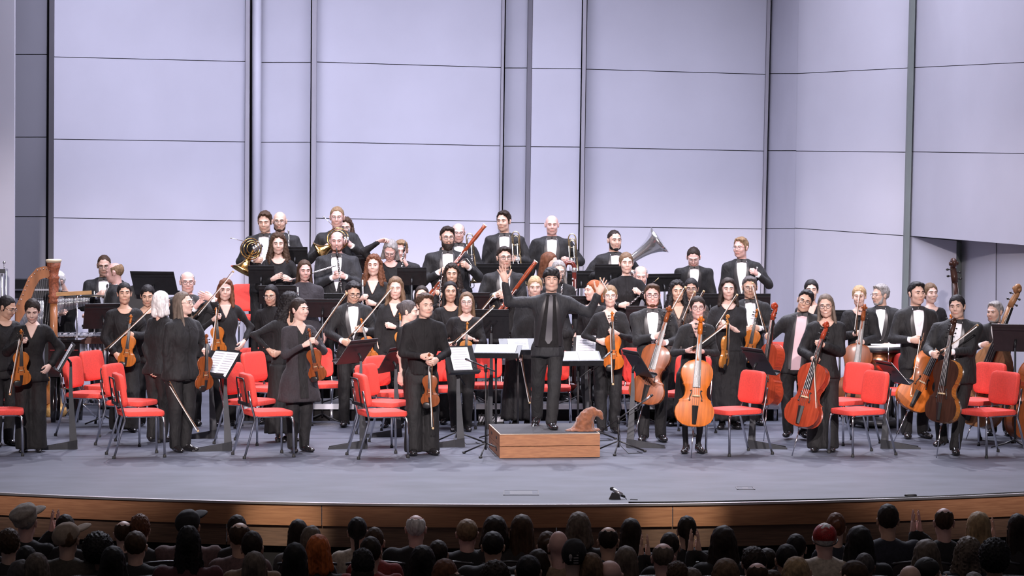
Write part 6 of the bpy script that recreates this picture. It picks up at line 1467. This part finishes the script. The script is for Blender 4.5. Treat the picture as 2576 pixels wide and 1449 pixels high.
def seat_mesh():
    if 'seat' in MESHES: return MESHES['seat']
    mS = mat('stalls_seat_cloth', (.018, .012, .015), .8, var=.2, scale=40); mE = mat('stalls_seat_rim', (.05, .05, .06), .35, .3)
    bk, fb = sell((0, -.175, .66), (.25, .035, .27), 6, 24, 9); P_ = [(x, -.195 - .0 * x, .925 - .35 * x * x) for x in np.linspace(-.245, .245, 11)]
    MESHES['seat'] = [('backrest', G().add((bk, fb)).mesh('backrest', mS)), ('top_rim', G().add(tube(P_, .011, 6)).mesh('top_rim', mE)), ('cushion', G().add(sell((0, .06, .37), (.24, .22, .05), 5, 20, 7)).mesh('cushion', mS)), ('pedestal', G().add(box((0, -.02, .17), (.08, .2, .34))).add(box((0, -.02, .01), (.3, .3, .02))).mesh('pedestal', mS, False))]
    return MESHES['seat']
A = aud
A('man in oatmeal newsboy cap with raised hand, front row far left', 65, 1274, 0, ('rim', 'grey'), 'clapr', 'black', 5, 56, hat=('news', 'white', 'cap', -35))
A('dark-haired head just behind the tan cap, front row', 164, 1295, 0, ('short', 'dark'), 'slim', 'dark', 1, 50)
A('person in tan baseball cap and light hood, second row left', 169, 1315, 1, ('crop', 'light'), 'mid', 'olive', 1, 62, hat=('ball', 'tan', 'cap', -50))
A('curly brown-haired person at the far left edge, clapping', 22, 1333, 1, ('curlshort', 'brown'), 'clapl', 'dark', 1, 56)
A('person with thick grey-brown hair in purple knit, lower left', 92, 1392, 3, ('bob', 'greybrown'), 'mid', 'purple', 1, 62)
A('black-haired head between the far left edge and the tan cap', 66, 1374, 2, ('short', 'black'), 'mid', 'dark', 1, 56)
A('purple-grey haired head in the bottom left corner', 52, 1412, 3, ('wavy', 'darkgrey'), 'mid', 'purple', 1, 66)
A('bald man left of the wavy brown-haired head, front row', 311, 1311, 0, ('rim', 'brown'), 'mid', 'dark', 0, 52)
A('head with upswept wavy brown hair, front row left', 352, 1297, 0, ('curlshort', 'auburn'), 'slim', 'dark', 1, 50)
A('man with short greyish brown hair behind the bald man', 341, 1337, 1, ('short', 'brown'), 'broad', 'black', 1, 62)
A('person with large black afro, second row left', 246, 1339, 1, ('afro', 'black'), 'mid', 'black', 4, 66)
A('black-haired head right of the afro, third row', 284, 1375, 2, ('bob', 'black'), 'mid', 'black', 2, 62)
A('person in black brimmed cap and plaid shirt, front row', 474, 1283, 0, ('short', 'black'), 'broad', 'plaid', 2, 60, hat=('ball', 'black', 'cap', -30))
A('person with dark dreadlocks and plum sweater', 474, 1326, 2, ('dreads', 'black'), 'broad', 'plum', 4, 60)
A('dark-haired head, front row between plaid shirt and balding brown head', 596, 1296, 0, ('short', 'dark'), 'slim', 'dark', 1, 50)
A('person with thinning brown hair, second row', 603, 1315, 1, ('rim', 'brown'), 'mid', 'plaid', 2, 62)
A('dark-haired head in front of the tan jacket', 634, 1337, 2, ('short', 'dark'), 'mid', 'tan', 1, 58)
A('long grey-brown haired person in tan jacket, bottom row', 640, 1389, 3, ('long', 'greybrown'), 'mid', 'tan', 1, 64)
A('head with long dark hair, front row left of the redhead', 750, 1308, 0, ('longstraight', 'dark'), 'slim', 'grey', 1, 48)
A('grey-brown haired head just behind the redhead', 783, 1326, 1, ('wavy', 'greybrown'), 'slim', 'dark', 1, 52)
A('person with bright orange-red bob', 800, 1346, 2, ('bob', 'orange'), 'mid', 'black', 2, 62)
A('person with straight black bob left of the redhead', 742, 1367, 3, ('longstraight', 'black'), 'mid', 'black', 2, 64)
A('person with black ponytail and cream sweater, front row', 899, 1302, 0, ('tail', 'black'), 'mid', 'cream', 1, 50)
A('short brown-haired head right of the black ponytail', 942, 1326, 1, ('crop', 'brown'), 'mid', 'red', 1, 50)
A('dark-haired man in red shirt, second row', 932, 1351, 2, ('short', 'dark'), 'broad', 'red', 1, 58)
A('dark head below the man in red shirt', 913, 1384, 3, ('curlshort', 'black'), 'slim', 'dark', 1, 58)
A('dark-haired person in grey sweater, bottom row', 912, 1419, 3, ('short', 'dark'), 'mid', 'grey', 1, 64)
A('bald white-haired man in dark suit, front row', 1046, 1296, 0, ('rim', 'white'), 'broad', 'black', 5, 56)
A('black-haired head behind the bald man in dark suit', 1063, 1373, 2, ('bob', 'black'), 'mid', 'black', 1, 64)
A('small dark head right of the bald man in dark suit', 1102, 1360, 1, ('short', 'dark'), 'slim', 'black', 1, 48)
A('man with greying ginger hair in dark jacket, front row', 1175, 1307, 0, ('short', 'sand'), 'broad', 'black', 5, 60)
A('dark brown-haired head right of the ginger man, front row', 1245, 1298, 0, ('bob', 'dark'), 'mid', 'dark', 1, 64)
A('black-haired man with small ears, second row centre', 1240, 1338, 1, ('short', 'black'), 'broad', 'black', 2, 62)
A('auburn-haired person, bottom row left of centre', 1119, 1407, 3, ('bob', 'auburn'), 'mid', 'dark', 1, 66)
A('balding brown head at the bottom edge below the auburn hair', 1136, 1433, 3, ('rim', 'brown'), 'mid', 'dark', 2, 58)
A('dark curly head at the bottom edge, olive jacket', 1245, 1411, 3, ('curly', 'dark'), 'mid', 'olive', 1, 70)
A('person with long brown hair, front row centre', 1313, 1296, 0, ('long', 'brown'), 'mid', 'dark', 1, 60)
A('person with fluffy grey-blond hair, front row centre', 1456, 1289, 0, ('bob', 'greybrown'), 'mid', 'black', 5, 60)
A('small brown bun beside the bald man in tan shirt', 1377, 1338, 1, ('bun', 'brown'), 'slim', 'black', 1, 48)
A('bald man in tan shirt, centre', 1405, 1338, 2, ('bald', 'brown'), 'mid', 'tan', 5, 54)
A('person in black beanie with pale printed emblem', 1444, 1352, 3, ('crop', 'black'), 'mid', 'dark', 1, 62, hat=('beanie', 'black', 'beanie'))
A('balding man with dark fringe, second row right of the beanie', 1530, 1326, 1, ('rim', 'dark'), 'mid', 'black', 2, 56)
A('person with long dark hair, front row right of centre', 1587, 1305, 0, ('longstraight', 'dark'), 'mid', 'dark', 1, 54)
A('short dark-haired man clapping, second row', 1685, 1339, 1, ('crop', 'dark'), 'clapl', 'black', 1, 54)
A('balding man with round bald spot, third row right of centre', 1668, 1367, 2, ('rim', 'greybrown'), 'broad', 'dark', 5, 64)
A('person with dark topknot and long hair, front row', 1728, 1299, 0, ('tail', 'dark'), 'mid', 'black', 1, 50)
A('person with long dark wavy hair clapping, front row right', 1820, 1326, 1, ('wavy', 'dark'), 'clapl', 'black', 1, 64)
A('person with straight blond-brown hair, bottom row centre', 1487, 1392, 3, ('bob', 'light'), 'mid', 'dark', 1, 62)
A('bald pink head at the bottom edge, centre', 1534, 1412, 3, ('bald', 'brown'), 'broad', 'dark', 5, 72)
A('person with grey-brown long hair right of the balding fringe', 1575, 1375, 2, ('longstraight', 'greybrown'), 'mid', 'black', 1, 60)
A('short black-haired head at the bottom edge left of the tan shirt', 1329, 1398, 3, ('short', 'black'), 'broad', 'black', 1, 74)
A('dark brown head partly behind the bottom-edge black hair', 1354, 1385, 2, ('wavy', 'dark'), 'slim', 'black', 1, 48)
A('person with straight chestnut hair, bottom row right', 1826, 1406, 3, ('bob', 'light'), 'mid', 'dark', 1, 76)
A('dark-haired head behind the chestnut hair', 1897, 1379, 2, ('curlshort', 'dark'), 'mid', 'navy', 1, 66)
A('bald pink head at the bottom edge right of the chestnut hair', 1905, 1416, 3, ('rim', 'brown'), 'mid', 'dark', 5, 62)
A('small dark curly head beneath the round bald spot', 1705, 1416, 3, ('curlshort', 'brown'), 'slim', 'dark', 1, 48)
A('grey head at the bottom edge right of the round bald spot', 1742, 1430, 3, ('short', 'greybrown'), 'mid', 'grey', 1, 54)
A('person in sparkling red cap and cream shirt', 2075, 1312, 1, ('crop', 'white'), 'broad', 'cream', 5, 62, hat=('beret', 'red', 'cap'))
A('brown-haired head with bow behind the red cap, front row', 2103, 1291, 0, ('bun', 'auburn'), 'slim', 'navy', 1, 50)
A('tall dark-haired man with glasses in navy shirt, front row right', 2234, 1269, 0, ('short', 'dark'), 'broad', 'navy', 2, 60)
A('dark-haired head left of the cream shirt', 2003, 1344, 1, ('short', 'black'), 'mid', 'black', 1, 52)
A('round black-haired head left of the cream shirt, third row', 1979, 1370, 2, ('short', 'black'), 'mid', 'dark', 2, 60)
A('person with big dark hair between cream shirt and navy shirt', 2162, 1326, 1, ('wavy', 'black'), 'mid', 'black', 1, 70)
A('bald man with hands raised clapping, front row right', 2375, 1278, 0, ('rim', 'brown'), 'clapl', 'black', 5, 54)
A('person with long grey-blond hair, front row far right', 2462, 1289, 0, ('long', 'blond'), 'mid', 'black', 1, 64)
A('person clapping at the far right edge', 2560, 1294, 0, ('long', 'dark'), 'clapl', 'dark', 1, 50)
A('woman with wavy grey-brown hair, second row far right', 2331, 1360, 1, ('wavy', 'greybrown'), 'mid', 'purple', 1, 64)
A('person with pale blond hair, bottom row right', 2003, 1402, 3, ('bob', 'blond'), 'mid', 'grey', 1, 72)
A('brown-haired man with glasses looking sideways, bottom row right', 2150, 1411, 3, ('short', 'brown'), 'clapl', 'grey', 1, 70, yaw=35)
A('dark grey short-haired head behind the sideways man', 2175, 1391, 2, ('crop', 'darkgrey'), 'mid', 'cream', 4, 54)
A('person with grey-brown curls, right of the bald clapper', 2436, 1351, 1, ('curly', 'greybrown'), 'mid', 'navy', 1, 62)
A('person with large black hair, far right second row', 2502, 1355, 2, ('afro', 'black'), 'mid', 'navy', 3, 66)
A('person in dark knit cap, bottom row far right', 2331, 1398, 2, ('crop', 'black'), 'mid', 'purple', 1, 66, hat=('beret', 'black', 'cap'))
A('bald orange-toned head at the bottom edge, right', 2290, 1425, 3, ('bald', 'brown'), 'broad', 'dark', 1, 64)
A('dark head with clapping hands, right of the bottom-edge bald heads', 1930, 1380, 1, ('short', 'dark'), 'clapr', 'tan', 1, 48)
A('brown head at the bottom edge below the clapping hands', 1944, 1435, 3, ('short', 'brown'), 'mid', 'dark', 1, 58)
A('person clapping at the bottom right, hands before the grey curls', 2450, 1440, 3, ('short', 'grey'), 'clapl', 'dark', 1, 50)
for r, d in enumerate(ROWD):
    w = .56; n = int(2 * 4.5 * d / 25 / w) + 1
    for i in range(n):
        X = (i - (n - 1) / 2) * w + (.28 if r % 2 else 0)
        root = empty('theatre_seat', (X, d - .02, FLZ)); tag(root, 'dark theatre seat back among the audience rows', 'seat', 'theatre seats in the stalls')
        for nm, m in seat_mesh(): link(nm, m, root)
